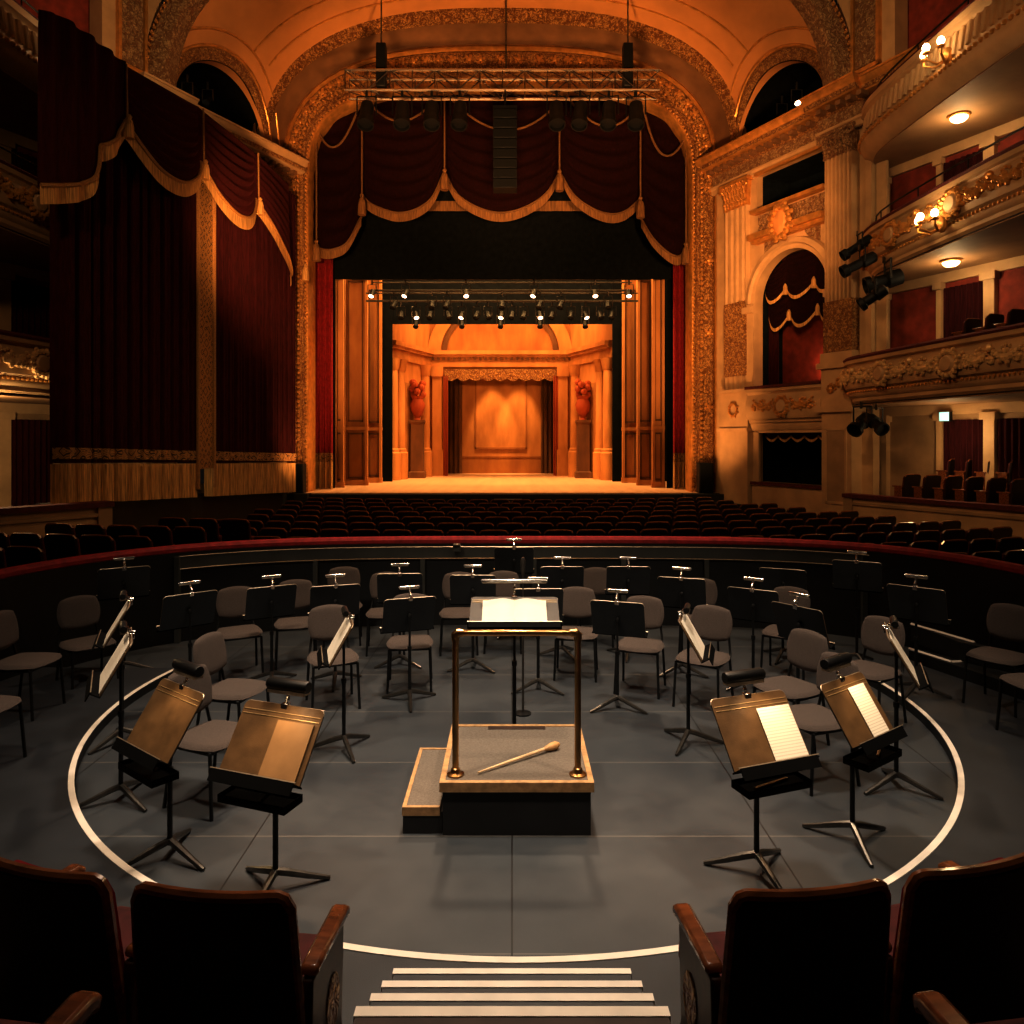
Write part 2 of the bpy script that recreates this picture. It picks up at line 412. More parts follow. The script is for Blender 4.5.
arch_band([(6.86,10.4,4.5,2.8,23.2),(6.9,10.5,4.5,2.75,23.0),(6.98,10.7,4.42,2.7,22.65),(7.02,10.9,4.25,2.6,22.4)], 9.6).build('cove', M['recess'], pa)
arch_band([(7.02,10.9,4.22,2.6,22.4),(7.06,10.9,4.30,2.6,22.26),(7.14,10.9,4.42,2.6,22.22),(7.3,10.9,4.62,2.6,22.2),(7.36,10.9,4.7,2.6,22.3)], 11.3).build('outer_moulding', M['gold'], pa)
arch_band([(7.36,10.9,4.7,2.6,22.3),(7.4,10.9,4.75,2.6,22.2),(7.46,10.9,4.82,2.6,22.25)], 11.3).build('outer_bead', M['goldplain'], pa)
bd = beads([(x, 23.27, z) for x, z in arc_pts(6.095, 10.4, 3.38, 3.3, STG)], .045, .13)
bd.build('bead_row', M['goldplain'], pa)
beads([(x, 23.12, z) for x, z in arc_pts(6.30, 10.4, 3.66, 3.22, STG)], .05, .15).build('bead_row', M['goldplain'], pa)
# rosettes and leaf scrolls standing off the relief band
rs_ = MB(); pts = arc_pts(6.53, 10.4, 4.0, 3.05, STG+.4, 120)
acc = 0
for (x0, z0), (x1, z1) in zip(pts, pts[1:]):
    acc += math.hypot(x1-x0, z1-z0)
    if acc > .3:
        acc = 0
        rs_.ball((x0, 23.1, z0), (.075, .05, .075), 8, 5)
        for k in range(5):
            an = 2*PI*k/5+x0; rs_.ball((x0+.11*math.cos(an), 23.13, z0+.11*math.sin(an)), (.05, .03, .05), 6, 4)
rs_.build('rosettes', M['goldplain'], pa)

# ------------------------------------------------------------------ coved vault in front of the arch
def vault_ab(Y):
    k = 22.3-Y; return HW+.12+SL*(22.8-Y), 4.45+.22*k, 2.6-.02*k
VZ = 11.0
def vault_pt(ph, Y):
    a, b, n = vault_ab(Y); th = PI-PI*ph; c, s_ = math.cos(th), math.sin(th)
    return Vector((XC+a*math.copysign(abs(c)**(2/n), c), Y, VZ+b*abs(s_)**(2/n)))
def vault_in(p):
    a, b, n = vault_ab(p.y); return (abs(p.x-XC)/a)**n+(max(p.z-VZ, 0)/b)**n < 1
LU, LZ, LR = 2.35, 11.28, 1.62
WI = [WF(False).inverted(), WF(True).inverted()]
def lun(p, R):
    for i in (0, 1):
        q = WI[i] @ p
        if (p.x > XC) == (i == 0) and math.hypot(q.x-LU, q.z-LZ) < R and q.z > LZ-.3 and q.y > -3.5: return True
    return False
v = MB()
v.grid(lambda u, t: vault_pt(u, 22.28-3.75*t), 240, 40, skip=lambda u, t: lun(vault_pt(u, 22.28-3.75*t), LR+.12))
vault = struct(v.build('ceiling_vault', M['orange']))
def lun_curve(left, R, push=0):
    W_ = WF(left); out = []
    for k in range(41):
        al = PI*k/40; u, z = LU+R*math.cos(al), LZ+R*math.sin(al)
        lo, hi = -1.0, 5.0
        for _ in range(40):
            md = (lo+hi)/2
            if vault_in(W_ @ Vector((u, -md, z))): hi = md
            else: lo = md
        out.append(Vector((u, -hi-push, z)))
    return out
for left in (False, True):
    W_ = WF(left); sfx = 'left' if left else 'right'
    c0 = lun_curve(left, LR+.10)
    bar = MB(); n = len(c0)
    bar.add([W_ @ Vector((LU+LR*math.cos(PI*k/40), .1, LZ+LR*math.sin(PI*k/40))) for k in range(41)] +
            [W_ @ Vector((LU+LR*math.cos(PI*k/40), min(c0[k].y, -.05), LZ+LR*math.sin(PI*k/40))) for k in range(41)],
            [(i, i+1, n+i+1, n+i) for i in range(n-1)])
    lunette = struct(bar.build('window_lunette_'+sfx, M['orange']))
    ar = MB(); c1 = lun_curve(left, LR+.02, .05); c2 = lun_curve(left, LR+.30, .06); c3 = lun_curve(left, LR+.16, .12)
    ar.add([W_ @ p for p in c1]+[W_ @ p for p in c3]+[W_ @ p for p in c2], [(j*41+i, j*41+i+1, (j+1)*41+i+1, (j+1)*41+i) for j in (0, 1) for i in range(40)])
    ar.build('archivolt', M['goldfine'], lunette)
    MB().tube([W_ @ p for p in lun_curve(left, LR+.36, .03)], .05, 6).build('rib', M['goldplain'], lunette)
    MB().tube([W_ @ p for p in lun_curve(left, LR+.75, .01)], .035, 6).build('rib', M['goldplain'], lunette)
    dk = MB(); dk.box(LU-LR-.3, 1.6, LZ-.1, LU+LR+.3, 1.7, LZ+LR+.3, W_)
    dk.box(LU-LR-.3, .1, LZ-.15, LU+LR+.3, 1.7, LZ-.05, W_)
    dk.grid(lambda a, b: Vector((LU+(LR+.1)*math.cos(PI*a), .05+1.6*b, LZ+(LR+.1)*math.sin(PI*a))), 24, 1, M=W_)
    dk.build('dark_opening', M['void'], lunette)  # near-black backing shell puts the darkness of the opening into the colour
    tb = MB()
def ring_pt(u, w):
    p = vault_pt(u, 18.55); c = Vector((XC, 18.55, VZ+1.0)); dd = (p-c).normalized(); return p-dd*w[0]+Vector((0, w[1], 0))
RW_ = [(.0, .1), (.06, .02), (.10, -.06), (.16, -.08), (.52, -.08), (.56, -.06), (.60, .02), (.60, .5)]
tb.grid(lambda u, t: ring_pt(u, RW_[min(7, int(t*7+.5))]), 120, 7); tb.build('transverse_arch', M['creamrelief'], vault)
bd0 = MB(); beads([ring_pt(i/200, (.10, -.09)) for i in range(201)], .045, .15, bd0); bd0.build('bead_row', M['goldplain'], vault)
for ph_t in (.5, 1.1):                         # ribs that run along the vault behind the arch
    pts = [vault_pt(i/80, 22.2-ph_t)-Vector((0, 0, .02)) for i in range(12, 69)]
    MB().tube(pts, .035, 6).build('vault_rib', M['goldplain'], vault)
for cx_ in (-3.6, 0, 3.6):
    pts = []
    for k in range(33):
        an = 2*PI*k/32; p = vault_pt(.5+cx_/22+.045*math.cos(an), 20.6+.45*math.sin(an)); pts.append(p-Vector((0, 0, .03)))
    MB().tube(pts[:-1], .05, 6, closed=True).build('vault_panel_moulding', M['goldplain'], vault)

# ------------------------------------------------------------------ splayed walls with stage boxes
def fluted(mb, u0, u1, y0, z0, z1, nf, W_):
    prof = [(u0, .05)]
    wd = (u1-u0)/nf
    for k in range(nf):
        a = u0+k*wd
        prof += [(a+.02, y0), (a+wd*.22, y0), (a+wd*.35, y0+.075), (a+wd*.65, y0+.075), (a+wd*.78, y0), (a+wd-.02, y0)]
    prof += [(u1, .05)]
    mb.add([(x, y, z0) for x, y in prof]+[(x, y, z1) for x, y in prof], [(i, i+1, len(prof)+i+1, len(prof)+i) for i in range(len(prof)-1)], W_)
def capital(mb, u0, u1, y0, z0, z1, W_):
    h = z1-z0; c = (u0+u1)/2; hw = (u1-u0)/2
    mb.box(u0-.02, y0, z0, u1+.02, .05, z0+h*.08, W_)
    mb.box(u0-.14, y0-.12, z1-h*.12, u1+.14, .05, z1, W_)
    mb.prism([(u0, z0+h*.08), (u1, z0+h*.08), (u1+.06, z1-h*.12), (u0-.06, z1-h*.12)], y0-.0, .05, W_)
    rn = random.Random(int(u0*100))
    for row in range(4):
        zz = z0+h*(.16+.2*row); n_ = max(4, int((u1-u0)/.11))
        for k in range(n_):
            u = u0+(u1-u0)*(k+.5+.25*(row % 2))/n_; q_ = rn.uniform(.8, 1.15)
            mb.ball((u, y0-.02-row*.02, zz), (.052*q_, .05, .095*q_), 6, 4, W_); mb.ball((u, y0-.06-row*.022, zz+.07), (.038*q_, .04, .03), 6, 4, W_)
    for s_ in (-1, 1):
        mb.tube([(c+s_*(hw+.05)+.1*math.cos(t)*.9**t, y0-.1, z1-h*.25+.1*math.sin(t)*.9**t) for t in [i*.6 for i in range(14)]], .03, 5, M=W_)
def swirl_relief(mb, u0, u1, y, z0, z1, Wfn, n, r=.06, seed=1):
    rnd = random.Random(seed); h = z1-z0
    for k in range(n):
        c = u0+(u1-u0)*(k+.5)/n; s_ = 1 if k % 2 else -1; zc = (z0+z1)/2+s_*h*.1
        R0 = min(h*.36, (u1-u0)/n*.48)
        for i in range(9):
            t = i*.75; R1 = R0*(1-.085*i)
            mb.ball(Wfn(c+R1*math.cos(t*s_), y-.012*i*.3, zc+R1*math.sin(t)), r*rnd.uniform(.75, 1.2), 6, 4)
        mb.ball(Wfn(c, y-.02, zc), r*1.5, 8, 5)
def festoon(mb, Wfn, u0, u1, z, drop, r, n=12, y=0):
    for i in range(n+1):
        t = i/n; zz = z-drop*4*t*(1-t); rr = r*(.7+.8*math.sin(PI*t))
        mb.ball(Wfn(u0+(u1-u0)*t, y, zz), rr, 6, 4)
        if i % 2: mb.ball(Wfn(u0+(u1-u0)*t, y-.02, zz-rr*.9), rr*.6, 5, 4)
def cartouche(mb, Wfn, u, z, ru, rz_, y=0, r=.06):
    n = 16
    for k in range(n):
        a = 2*PI*k/n; mb.ball(Wfn(u+ru*math.cos(a), y-.02, z+rz_*math.sin(a)), r, 6, 4)
        if k % 2: mb.ball(Wfn(u+ru*1.28*math.cos(a), y, z+rz_*1.22*math.sin(a)), r*.8, 6, 4)
def oval(mb, Wfn, u, z, ru, rz_, y=0):
    n = 20; vs = [Wfn(u, y-.09, z)]
    for q, d in ((.7, .075), (1, .0)):
        vs += [Wfn(u+ru*q*math.cos(2*PI*k/n), y-d, z+rz_*q*math.sin(2*PI*k/n)) for k in range(n)]
    fs = [(0, 1+k, 1+(k+1) % n) for k in range(n)]+[(1+k, 1+n+k, 1+n+(k+1) % n, 1+(k+1) % n) for k in range(n)]
    mb.add(vs, fs)

def splay_wall(left):
    W_ = WF(left); side = 'left' if left else 'right'
    Wf = lambda u, y, z: W_ @ Vector((u, y, z))
    wl = MB()
    uA, uB, uC, uD = RU(752), RU(757), RU(830), 5.05
    wl.box(-.25, 0, -.1, uB, .22, 11.3, W_)                        # behind pilaster
    wl.box(uC, 0, -.1, uD+.3, .22, 11.3, W_)                       # behind column
    wl.box(uB, 0, -.1, uC, .22, 1.3, W_); wl.box(uB, 0, 2.8, uC, .22, 3.97, W_)
    zt, zsp = 7.72, 6.46; r_ = (uC-uB)/2; uc = (uB+uC)/2
    arc = [(uc+r_*math.cos(PI*k/24), zsp+(zt-zsp)*math.sin(PI*k/24)) for k in range(25)]
    wl.prism([(uB, 8.3), (uB, zsp)]+arc[::-1][1:-1]+[(uC, zsp), (uC, 8.3)], 0, .22, W_)
    wl.box(uB, 0, 8.3, uC, .22, 9.07, W_); wl.box(uB, 0, 10.15, uC, .22, 11.3, W_)
    wl.box(-.25, .3, 10.7, 9.5, .5, 11.27, W_)
    wall = struct(wl.build('wall_'+side, M['cream'], smooth=False))
    # upper wall over the cornice, with its gilt panel
    up = MB(); up.box(4.25, .05, 11.2, 5.9, .5, 17.5, W_); up.build('attic_pier', M['cream'], wall, smooth=False)
    pn = MB(); pn.box(4.85, -.02, 11.7, 5.45, .06, 16.6, W_); pn.build('attic_panel', M['creamrelief'], wall)
    fr = MB()
    for q in ((4.75, 11.55, 4.83, 16.7), (5.47, 11.55, 5.55, 16.7), (4.75, 11.55, 5.55, 11.65)): fr.box(q[0], -.07, q[1], q[2], .06, q[3], W_)
    fr.build('attic_panel_frame', M['goldplain'], wall, smooth=False)
    # cornice with dentils and a break over the column
    path = [(-.6, 0), (4.0, 0), (4.0, -.3), (5.35, -.3), (5.35, 0), (8.2, 0)]
    path = [tuple((W_ @ Vector((x, y, 0)))[:2]) for x, y in path]
    if left: path = path[::-1]
    pro = [(.0, 10.12), (.06, 10.14), (.06, 10.26), (.12, 10.3), (.12, 10.36)]
    MB().sweep(pro, path).build('architrave', M['cream'], wall)
    MB().sweep([(.05, 10.36), (.05, 10.70)], path).build('frieze', M['creamrelief'], wall)
    MB().sweep([(.05, 10.68), (.14, 10.71), (.18, 10.78), (.18, 10.82)], path).build('egg_and_dart', M['goldfine'], wall)
    MB().sweep([(.18, 10.82), (.42, 10.86), (.45, 11.02), (.5, 11.05), (.55, 11.16), (.58, 11.17), (.58, 11.22), (.0, 11.27)], path).build('cornice', M['goldplain'] if not left else M['cream'], wall)
    MB().sweep([(.455, 10.89), (.47, 11.0)], path).build('cornice_relief', M['goldfine'], wall)
    dn = MB(); u = -.3
    while u < 8.0:
        y = -.3 if 3.95 < u < 5.4 else 0
        dn.box(u, y-.36, 10.71, u+.15, y-.1, 10.82, W_); u += .30
    dn.build('dentils', M['recess'], wall, smooth=False)
    # pilaster at the arch
    p1 = MB(); fluted(p1, RU(728), RU(750), -.14, 3.0, 9.4, 4, W_)
    pil = p1.build('pilaster', M['cream'], wall)
    cp = MB(); capital(cp, RU(728), RU(750), -.14, 9.4, 10.2, W_); cp.build('capital', M['goldplain'], pil)
    lo = MB(); lo.box(RU(728)-.01, -.15, 4.4, RU(750)+.01, .02, 6.6, W_); lo.build('pattern_panel', M['goldfine'], pil)
    ps = MB(); ps.box(RU(728)-.12, -.24, 2.85, RU(752)+.08, .02, 3.9, W_); ps.box(RU(728)-.18, -.3, 2.75, RU(752)+.1, .02, 2.85, W_); ps.box(RU(728)-.18, -.3, 3.9, RU(752)+.1, .02, 4.0, W_)
    ps.box(RU(728)-.12, -.22, -.1, RU(752)+.05, .02, 2.75, W_)
    ps.build('pedestal', M['cream'], pil, smooth=False)
    md = MB(); cartouche(md, Wf, (RU(728)+RU(752))/2, 3.4, .16, .18, -.25, .045); md.build('rosette', M['goldplain'], pil)
    # large fluted column
    a, b = RU(833), RU(861)
    p2 = MB(); fluted(p2, a, b, -.32, 6.0, 9.62, 7, W_); p2.box(a-.01, -.3, 4.7, b+.01, .02, 6.0, W_)
    col = p2.build('column', M['cream'], wall)
    cp = MB(); capital(cp, a, b, -.34, 9.62, 10.25, W_); cp.box(a-.08, -.40, 10.2, b+.08, .02, 10.55, W_); cp.build('capital', M['creamrelief'], col)
    lo = MB(); lo.box(a-.015, -.335, 4.72, b+.015, .02, 6.0, W_); lo.build('pattern_panel', M['goldfine'], col)
    ps = MB()
    for (e, z0, z1) in ((.06, 4.45, 4.7), (.13, 4.3, 4.45), (.04, 3.35, 4.3), (.14, 3.2, 3.35), (.03, .55, 3.2), (.16, .35, .55), (.2, -.1, .35)):
        ps.box(a-e, -.34-e, z0, b+e, .02, z1, W_)
    ps.build('pedestal', M['cream'], col, smooth=False)
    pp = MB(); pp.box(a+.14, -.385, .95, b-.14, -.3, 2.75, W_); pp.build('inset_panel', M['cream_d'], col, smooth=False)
    pf = MB()
    for q in ((a+.1, .9, a+.15, 2.8), (b-.15, .9, b-.1, 2.8), (a+.1, .9, b-.1, .96), (a+.1, 2.74, b-.1, 2.8)): pf.box(q[0], -.4, q[1], q[2], -.3, q[3], W_)
    pf.build('panel_frame', M['cream'], col, smooth=False)
    md = MB(); swirl_relief(md, a+.15, b-.15, -.40, 3.5, 4.2, Wf, 2, .05); md.build('rosette', M['goldplain'], col)
    # reveal behind the column
    for k, (q0, q1, d) in enumerate(((863, 869, -.12), (871, 877, -.2), (878, 888, -.06))):
        rv = MB(); rv.box(RU(q0), d, 4.4, RU(q1), .02, 10.2, W_); rv.build('pier', M['cream'], wall, smooth=False)
    if left: return wall
    # box opening dressings
    av = MB()
    for (r1, y1, r2, y2) in ((0, .0, .0, -.10), (0, -.1, .12, -.12), (.12, -.12, .16, -.2), (.16, -.2, .3, -.16), (.3, -.16, .34, 0)):
        f = lambda q, r, y: Vector((uc+(r_+r)*math.cos(PI*q), y, zsp+(zt-zsp)*(1+r/r_)*math.sin(PI*q)))
        av.grid(lambda q, t: f(q, r1, y1) if t < .5 else f(q, r2, y2), 32, 1, M=W_)
    for s_ in (-1, 1):
        e = uc+s_*r_
        av.box(min(e, e+s_*.32), -.14, 3.97, max(e, e+s_*.32), .02, zsp, W_)
        av.box(min(e-.02*s_, e+s_*.38), -.24, zsp-.28, max(e-.02*s_, e+s_*.38), .02, zsp-.1, W_)
    av.build('box_archivolt', M['cream'], wall)
    sp = MB(); sp.prism([(uB+.32, 8.15), (uB+.32, 7.3), (uB+.62, 7.72), (uc-.5, 8.1), (uc-.45, 8.15)], -.03, 0, W_)
    sp.prism([(uC-.3, 8.2), (uc+.45, 8.2), (uc+.5, 8.1), (uC-.55, 7.72), (uC-.3, 7.3)], -.03, 0, W_)
    sp.build('spandrel_relief', M['creamrelief'], wall)
    lg = MB(); lg.box(uB-.05, -.34, 8.24, uC, 0, 8.40, W_); lg.box(uB, -.22, 8.14, uC, 0, 8.24, W_); lg.box(uB-.02, -.26, 9.0, uC, 0, 9.1, W_); lg.box(uB, -.12, 10.12, uC, 0, 10.2, W_)
    lg.build('ledge', M['goldplain'], wall, smooth=False)
    pn = MB(); pn.box(uB+.1, -.05, 8.45, uC-.1, 0, 8.95, W_); pn.build('frieze_panel', M['creamrelief'], wall)
    md = MB(); cartouche(md, Wf, uc-.05, 8.45, .32, .42, -.36, .10); md.build('medallion_wreath', M['goldplain'], wall)
    ov = MB(); oval(ov, Wf, uc-.05, 8.45, .27, .36, -.36); ov.build('medallion', M['orange'], wall)
    # bellied front of the stage box
    pr = [(0, 2.75), (.10, 2.78), (.16, 2.9), (.16, 2.96), (.22, 3.0), (.22, 3.05), (.30, 3.1), (.38, 3.3), (.36, 3.55), (.28, 3.78), (.30, 3.82), (.36, 3.86), (.36, 3.95), (0, 3.97)]
    pth = [tuple((W_ @ Vector((x, 0, 0)))[:2]) for x in (uA+.12, uC+.03)]
    bf = MB().sweep(pr, pth).build('box_front', M['cream'], wall)
    rl = MB(); Wb = lambda u, y, z: Wf(u, -.37+y, z)
    cartouche(rl, Wb, uc, 3.42, .22, .24, 0, .06)
    for s_ in (-1, 1):
        festoon(rl, Wb, uc+s_*.32, uc+s_*1.05, 3.62, .22, .055, 10)
        swirl_relief(rl, *sorted((uc+s_*.3, uc+s_*1.15)), .01, 3.2, 3.7, Wb, 3, .04, 3)
    rl.build('festoon_relief', M['goldplain'], bf)
    ov = MB(); oval(ov, Wb, uc, 3.42, .19, .21, 0); ov.build('oval_shield', M['cream'], bf)
    tr = MB(); tr.box(uA+.12, -.40, 3.95, uC+.02, .1, 4.03, W_); tr.build('arm_rail', M['seatred'], bf, smooth=False)
    pb = MB(); pb.box(uB-.05, -.14, -.1, uC, 0, 1.22, W_); pb.build('parapet', M['cream'], wall, smooth=False)
    tr = MB(); tr.box(uB-.07, -.2, 1.22, uC, .12, 1.3, W_); tr.build('arm_rail', M['seatred'], wall, smooth=False)
    ln = MB()
    for q in ((uB+.02, 1.3, uB+.14, 2.8), (uC-.1, 1.3, uC, 2.8), (uB+.02, 2.7, uC, 2.8)): ln.box(q[0], -.08, q[1], q[2], 0, q[3], W_)
    ln.build('opening_frame', M['cream'], wall, smooth=False)
    # inside of the boxes
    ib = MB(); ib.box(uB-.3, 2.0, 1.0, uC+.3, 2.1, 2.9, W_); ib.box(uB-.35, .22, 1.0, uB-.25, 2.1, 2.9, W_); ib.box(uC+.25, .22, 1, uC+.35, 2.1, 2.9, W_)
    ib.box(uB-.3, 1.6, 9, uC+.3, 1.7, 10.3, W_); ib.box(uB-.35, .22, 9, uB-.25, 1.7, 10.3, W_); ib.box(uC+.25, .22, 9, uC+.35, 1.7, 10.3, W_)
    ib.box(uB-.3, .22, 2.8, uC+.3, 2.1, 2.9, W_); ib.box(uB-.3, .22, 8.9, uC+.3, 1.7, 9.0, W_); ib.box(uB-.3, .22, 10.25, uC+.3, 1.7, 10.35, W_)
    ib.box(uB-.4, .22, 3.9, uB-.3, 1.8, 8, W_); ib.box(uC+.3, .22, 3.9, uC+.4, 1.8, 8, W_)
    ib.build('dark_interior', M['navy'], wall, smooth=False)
    rb = MB(); rb.box(uB-.4, 1.3, 3.9, uC+.4, 1.4, 8, W_); rb.build('red_back_wall', M['redwall'], wall, smooth=False)
    return wall
WR, WLF = splay_wall(False), splay_wall(True)

# ------------------------------------------------------------------ side walls and balconies
TIER = [(3.35, 4.35, 3.3), (6.35, 7.36, 6.3), (9.2, 10.35, 9.15)]
def mir(pts, left): return [((2*XC-x, y) if left else (x, y)) for x, y in pts]
def tier_path(k):
    base = [(8.6, 12.4), (8.9, 10), (9.3, 7), (9.6, 4), (9.8, 0)]
    if k == 0: st_ = [(8.95, 18.35), (8.55, 18.15), (8.22, 17.75), (8.1, 17.3), (8.14, 16.6), (8.26, 15.2), (8.42, 13.8)]
    else: st_ = [(9.4, 18.35), (9.2, 18.28), (8.9, 18.05), (8.62, 17.65), (8.46, 17.1), (8.42, 16.4), (8.44, 15.3), (8.50, 13.8)]
    pts = [Vector(p) for p in st_+base]; out = []
    for i in range(len(pts)-1):                                   # Catmull-Rom
        p0, p1, p2, p3 = pts[max(i-1, 0)], pts[i], pts[i+1], pts[min(i+2, len(pts)-1)]
        for q in range(5):
            t = q/5
            out.append(tuple(.5*((2*p1)+(p2-p0)*t+(2*p0-5*p1+4*p2-p3)*t*t+(3*p1-p0-3*p2+p3)*t**3)))
    out.append(tuple(pts[-1])); return out
def path_fn(path, left):
    P = [Vector(p) for p in path]; cum = [0]
    for a, b in zip(P, P[1:]): cum.append(cum[-1]+(b-a).length)
    def fn(s_, y, z):
        s_ = max(0, min(cum[-1]-1e-4, s_))
        i = max(j for j in range(len(P)-1) if cum[j] <= s_)
        t = (s_-cum[i])/(cum[i+1]-cum[i]); p = P[i].lerp(P[i+1], t); d = (P[i+1]-P[i]).normalized()
        nr = Vector((d.y, -d.x))                                  # towards the room on the right side
        q = p+nr*(-y)
        return Vector(((2*XC-q.x) if left else q.x, q.y, z))
    return fn, cum[-1]
LV = [(-.05, 3.3), (3.6, 6.3), (6.6, 9.15), (9.45, 14.5)]
def side_wall(left):
    W_ = SF(left); side = 'left' if left else 'right'
    Wf = lambda u, y, z: W_ @ Vector((u, y, z))
    wl = MB(); wl.box(-.3, .02, -.1, 22, .4, 3.35, W_)
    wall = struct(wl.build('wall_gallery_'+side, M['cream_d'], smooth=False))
    rd = MB(); rd.box(-.3, .02, 3.35, 22, .4, 17, W_); rd.build('red_panelling', M['redwall'], wall, smooth=False)
    rt = MB(); rt.box(-.75, -.02, -.1, -.25, .6, 16.5, W_); rt.build('return_pier', M['cream'], wall, smooth=False)
    for lv in range(3):
        z0, z1 = LV[lv]
        pm_ = MB(); rep = 4.0
        for k in range(4):
            o = k*rep
            for (a, b, d) in ((-.05, .22, .12), (1.5, 1.62, .07), (2.62, 2.86, .1)):
                pm_.box(a+o, -d, z0, b+o, .03, z1-.25, W_)
                pm_.box(a+o-.05, -d-.06, z1-.36, b+o+.05, .03, z1-.2, W_); pm_.box(a+o-.03, -d-.03, z0, b+o+.03, .03, z0+.25, W_)
        pm_.box(-.3, -.08, z1-.22, 16, .03, z1, W_)
        pm_.build('pilasters', M['cream'], wall, smooth=False)
        for k in range(3):
            if left and lv == 0 and k == 1: continue
            o = k*rep; u0, u1 = 1.66+o, 2.6+o
            cu = MB(); cu.grid(lambda a, b: Vector((u0+(u1-u0)*a, -.03-.03*math.sin(a*2*PI*7), z0+(z1-.35-z0)*b)), 56, 1, M=W_)
            d_ = cu.build('door_curtain', M['velvet'], wall)
            if lv == 0 and not left:
                cu = MB(); cu.grid(lambda a, b: Vector((2.9+o+1.0*a, -.03-.03*math.sin(a*2*PI*7), z0+(z1-.35-z0)*b)), 56, 1, M=W_); cu.build('door_curtain', M['velvet'], wall)
    return wall
SW = [side_wall(False), side_wall(True)]
def wall_edge(left, extra=0): return mir([(9.1, 18.75), (9.55, 18.55), (9.55+8.4*.4008, 18.55-8.4*.9161), (9.5+18*.4008, 18.5-18*.9161)], left)
def balcony(k, left):
    z0, z1, zs = TIER[k]; path = tier_path(k); fn, L = path_fn(path, left)
    pth = mir(path, left)
    if left: pth = pth[::-1]
    b = thing('balcony', None, None); struct(b)
    h = z1-z0
    if k < 2:
        pro = [(-.15, z0-.02), (.0, z0), (.05, z0+.05), (.05, z0+.12), (.10, z0+.16), (.13, z0+.24), (.13, z0+.3), (.20, z0+.34), (.27, z0+.5), (.26, z0+.65), (.19, z0+.80), (.14, z0+.86), (.16, z0+.9), (.23, z0+.92), (.23, z0+h), (.0, z0+h)]
    else:
        pro = [(-.15, z0-.05), (.05, z0), (.22, z0+.12), (.30, z0+.3), (.30, z0+.36), (.24, z0+.4), (.22, z0+.45), (.15, z0+.95), (.18, z0+.99), (.26, z0+1.02), (.26, z0+h), (0, z0+h)]
    MB().sweep(pro, pth).build('front', M['cream'], b)
    orn = MB()
    if k < 2:
        s_ = .7; i = 0
        Wb = lambda u, y, z: fn(u, -.27+y, z)
        while s_ < L-1.5 and s_ < 13.5:
            zc = z0+.58
            cartouche(orn, Wb, s_, zc, .26, .22, 0, .06)
            festoon(orn, Wb, s_+.36, s_+1.02, zc+.16, .2, .055, 9); festoon(orn, Wb, s_+1.02, s_+1.74, zc+.16, .2, .055, 9)
            swirl_relief(orn, s_+.33, s_+1.77, .02, z0+.36, z0+.84, Wb, 5, .04, i)
            orn.ball(Wb(s_+1.03, -.03, zc+.16), .075, 7, 5)
            s_ += 2.1; i += 1
        orn.build('festoon_relief', M['relief_l'] if k == 0 else M['goldplain'], b)
        ov = MB(); s_ = .7
        while s_ < L-1.5 and s_ < 13.5:
            oval(ov, Wb, s_, z0+.58, .22, .19, .0); s_ += 2.1
        ov.build('oval_shield', M['cream'], b)
        bd_ = MB(); pts = [fn(i*.25, -.145, z0+.27) for i in range(int(min(L, 14)/.25))]
        beads(pts, .035, .11, bd_, 5, 4); bd_.build('bead_row', M['goldplain'], b)
    else:
        s_ = .3
        while s_ < 13:                                            # reeded balustrade front
            orn.tube([fn(s_, -.235, z0+.5), fn(s_, -.17, z0+.93)], .045, 6); s_ += .2
        orn.build('reeding', M['cream'], b)
        bd_ = MB(); beads([fn(i*.25, -.31, z0+.33) for i in range(52)], .05, .14, bd_, 6, 4); bd_.build('bead_row', M['goldplain'], b)
    rl = MB(); rl.sweep([(.24, z1), (.26, z1+.04), (.20, z1+.09), (.02, z1+.09), (-.05, z1)], pth); rl.build('arm_rail', M['seatred'], b)
    hr = MB(); hp = [fn(.9+i*.4, .05, z1+.42) for i in range(30)]
    hr.tube([fn(.9, .05, z1)]+hp, .02, 6)
    for i in range(2, 30, 4): hr.tube([fn(.9+i*.4, .05, z1), fn(.9+i*.4, .05, z1+.42)], .016, 5)
    if k: hr.build('handrail', M['metal'], b)
    we = wall_edge(left)
    poly = [Vector(p) for p in mir(path, left)]+[Vector(p) for p in we[::-1]]
    MB().slab([tuple(p) for p in poly], zs, zs+.02).build('soffit', M['soffit'], b, smooth=False)
    MB().slab([tuple(p) for p in poly], zs+.04, z0+.2).build('floor_slab', M['stairbrown'], b, smooth=False)
    return b, fn
BAL = {}
for left in (False, True):
    for k in range(3): BAL[(k, left)] = balcony(k, left)

# parapets in front of the ground-level boxes
def parapet(name, a, b, ztop, zbot):
    d = (Vector(b)-Vector(a)).normalized(); L = (Vector(b)-Vector(a)).length
    m = Matrix(((d.x, -d.y, 0, a[0]), (d.y, d.x, 0, a[1]), (0, 0, 1, 0), (0, 0, 0, 1)))
    p = struct(MB().box(0, -.08, zbot, L, .08, ztop, m).build(name, M['cream'], smooth=False))
    MB().box(-.05, -.16, ztop, L, .16, ztop+.09, m).build('arm_rail', M['seatred'], p, smooth=False)
    q = MB(); q.box(0, -.12, ztop-.16, L, .12, ztop-.1, m); q.box(0, -.1, ztop-.5, L, .1, ztop-.47, m); q.box(0, -.12, zbot, L, .12, zbot+.15, m)
    q.box(-.03, -.13, zbot, .2, .13, ztop, m)
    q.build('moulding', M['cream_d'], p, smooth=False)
parapet('trim_1', (7.95, 17.5), (10.6, 12.3), 1.15, -.05)
parapet('trim_2', (-6.98, 12.75), (-9.2, 9.6), 1.36, -.05)
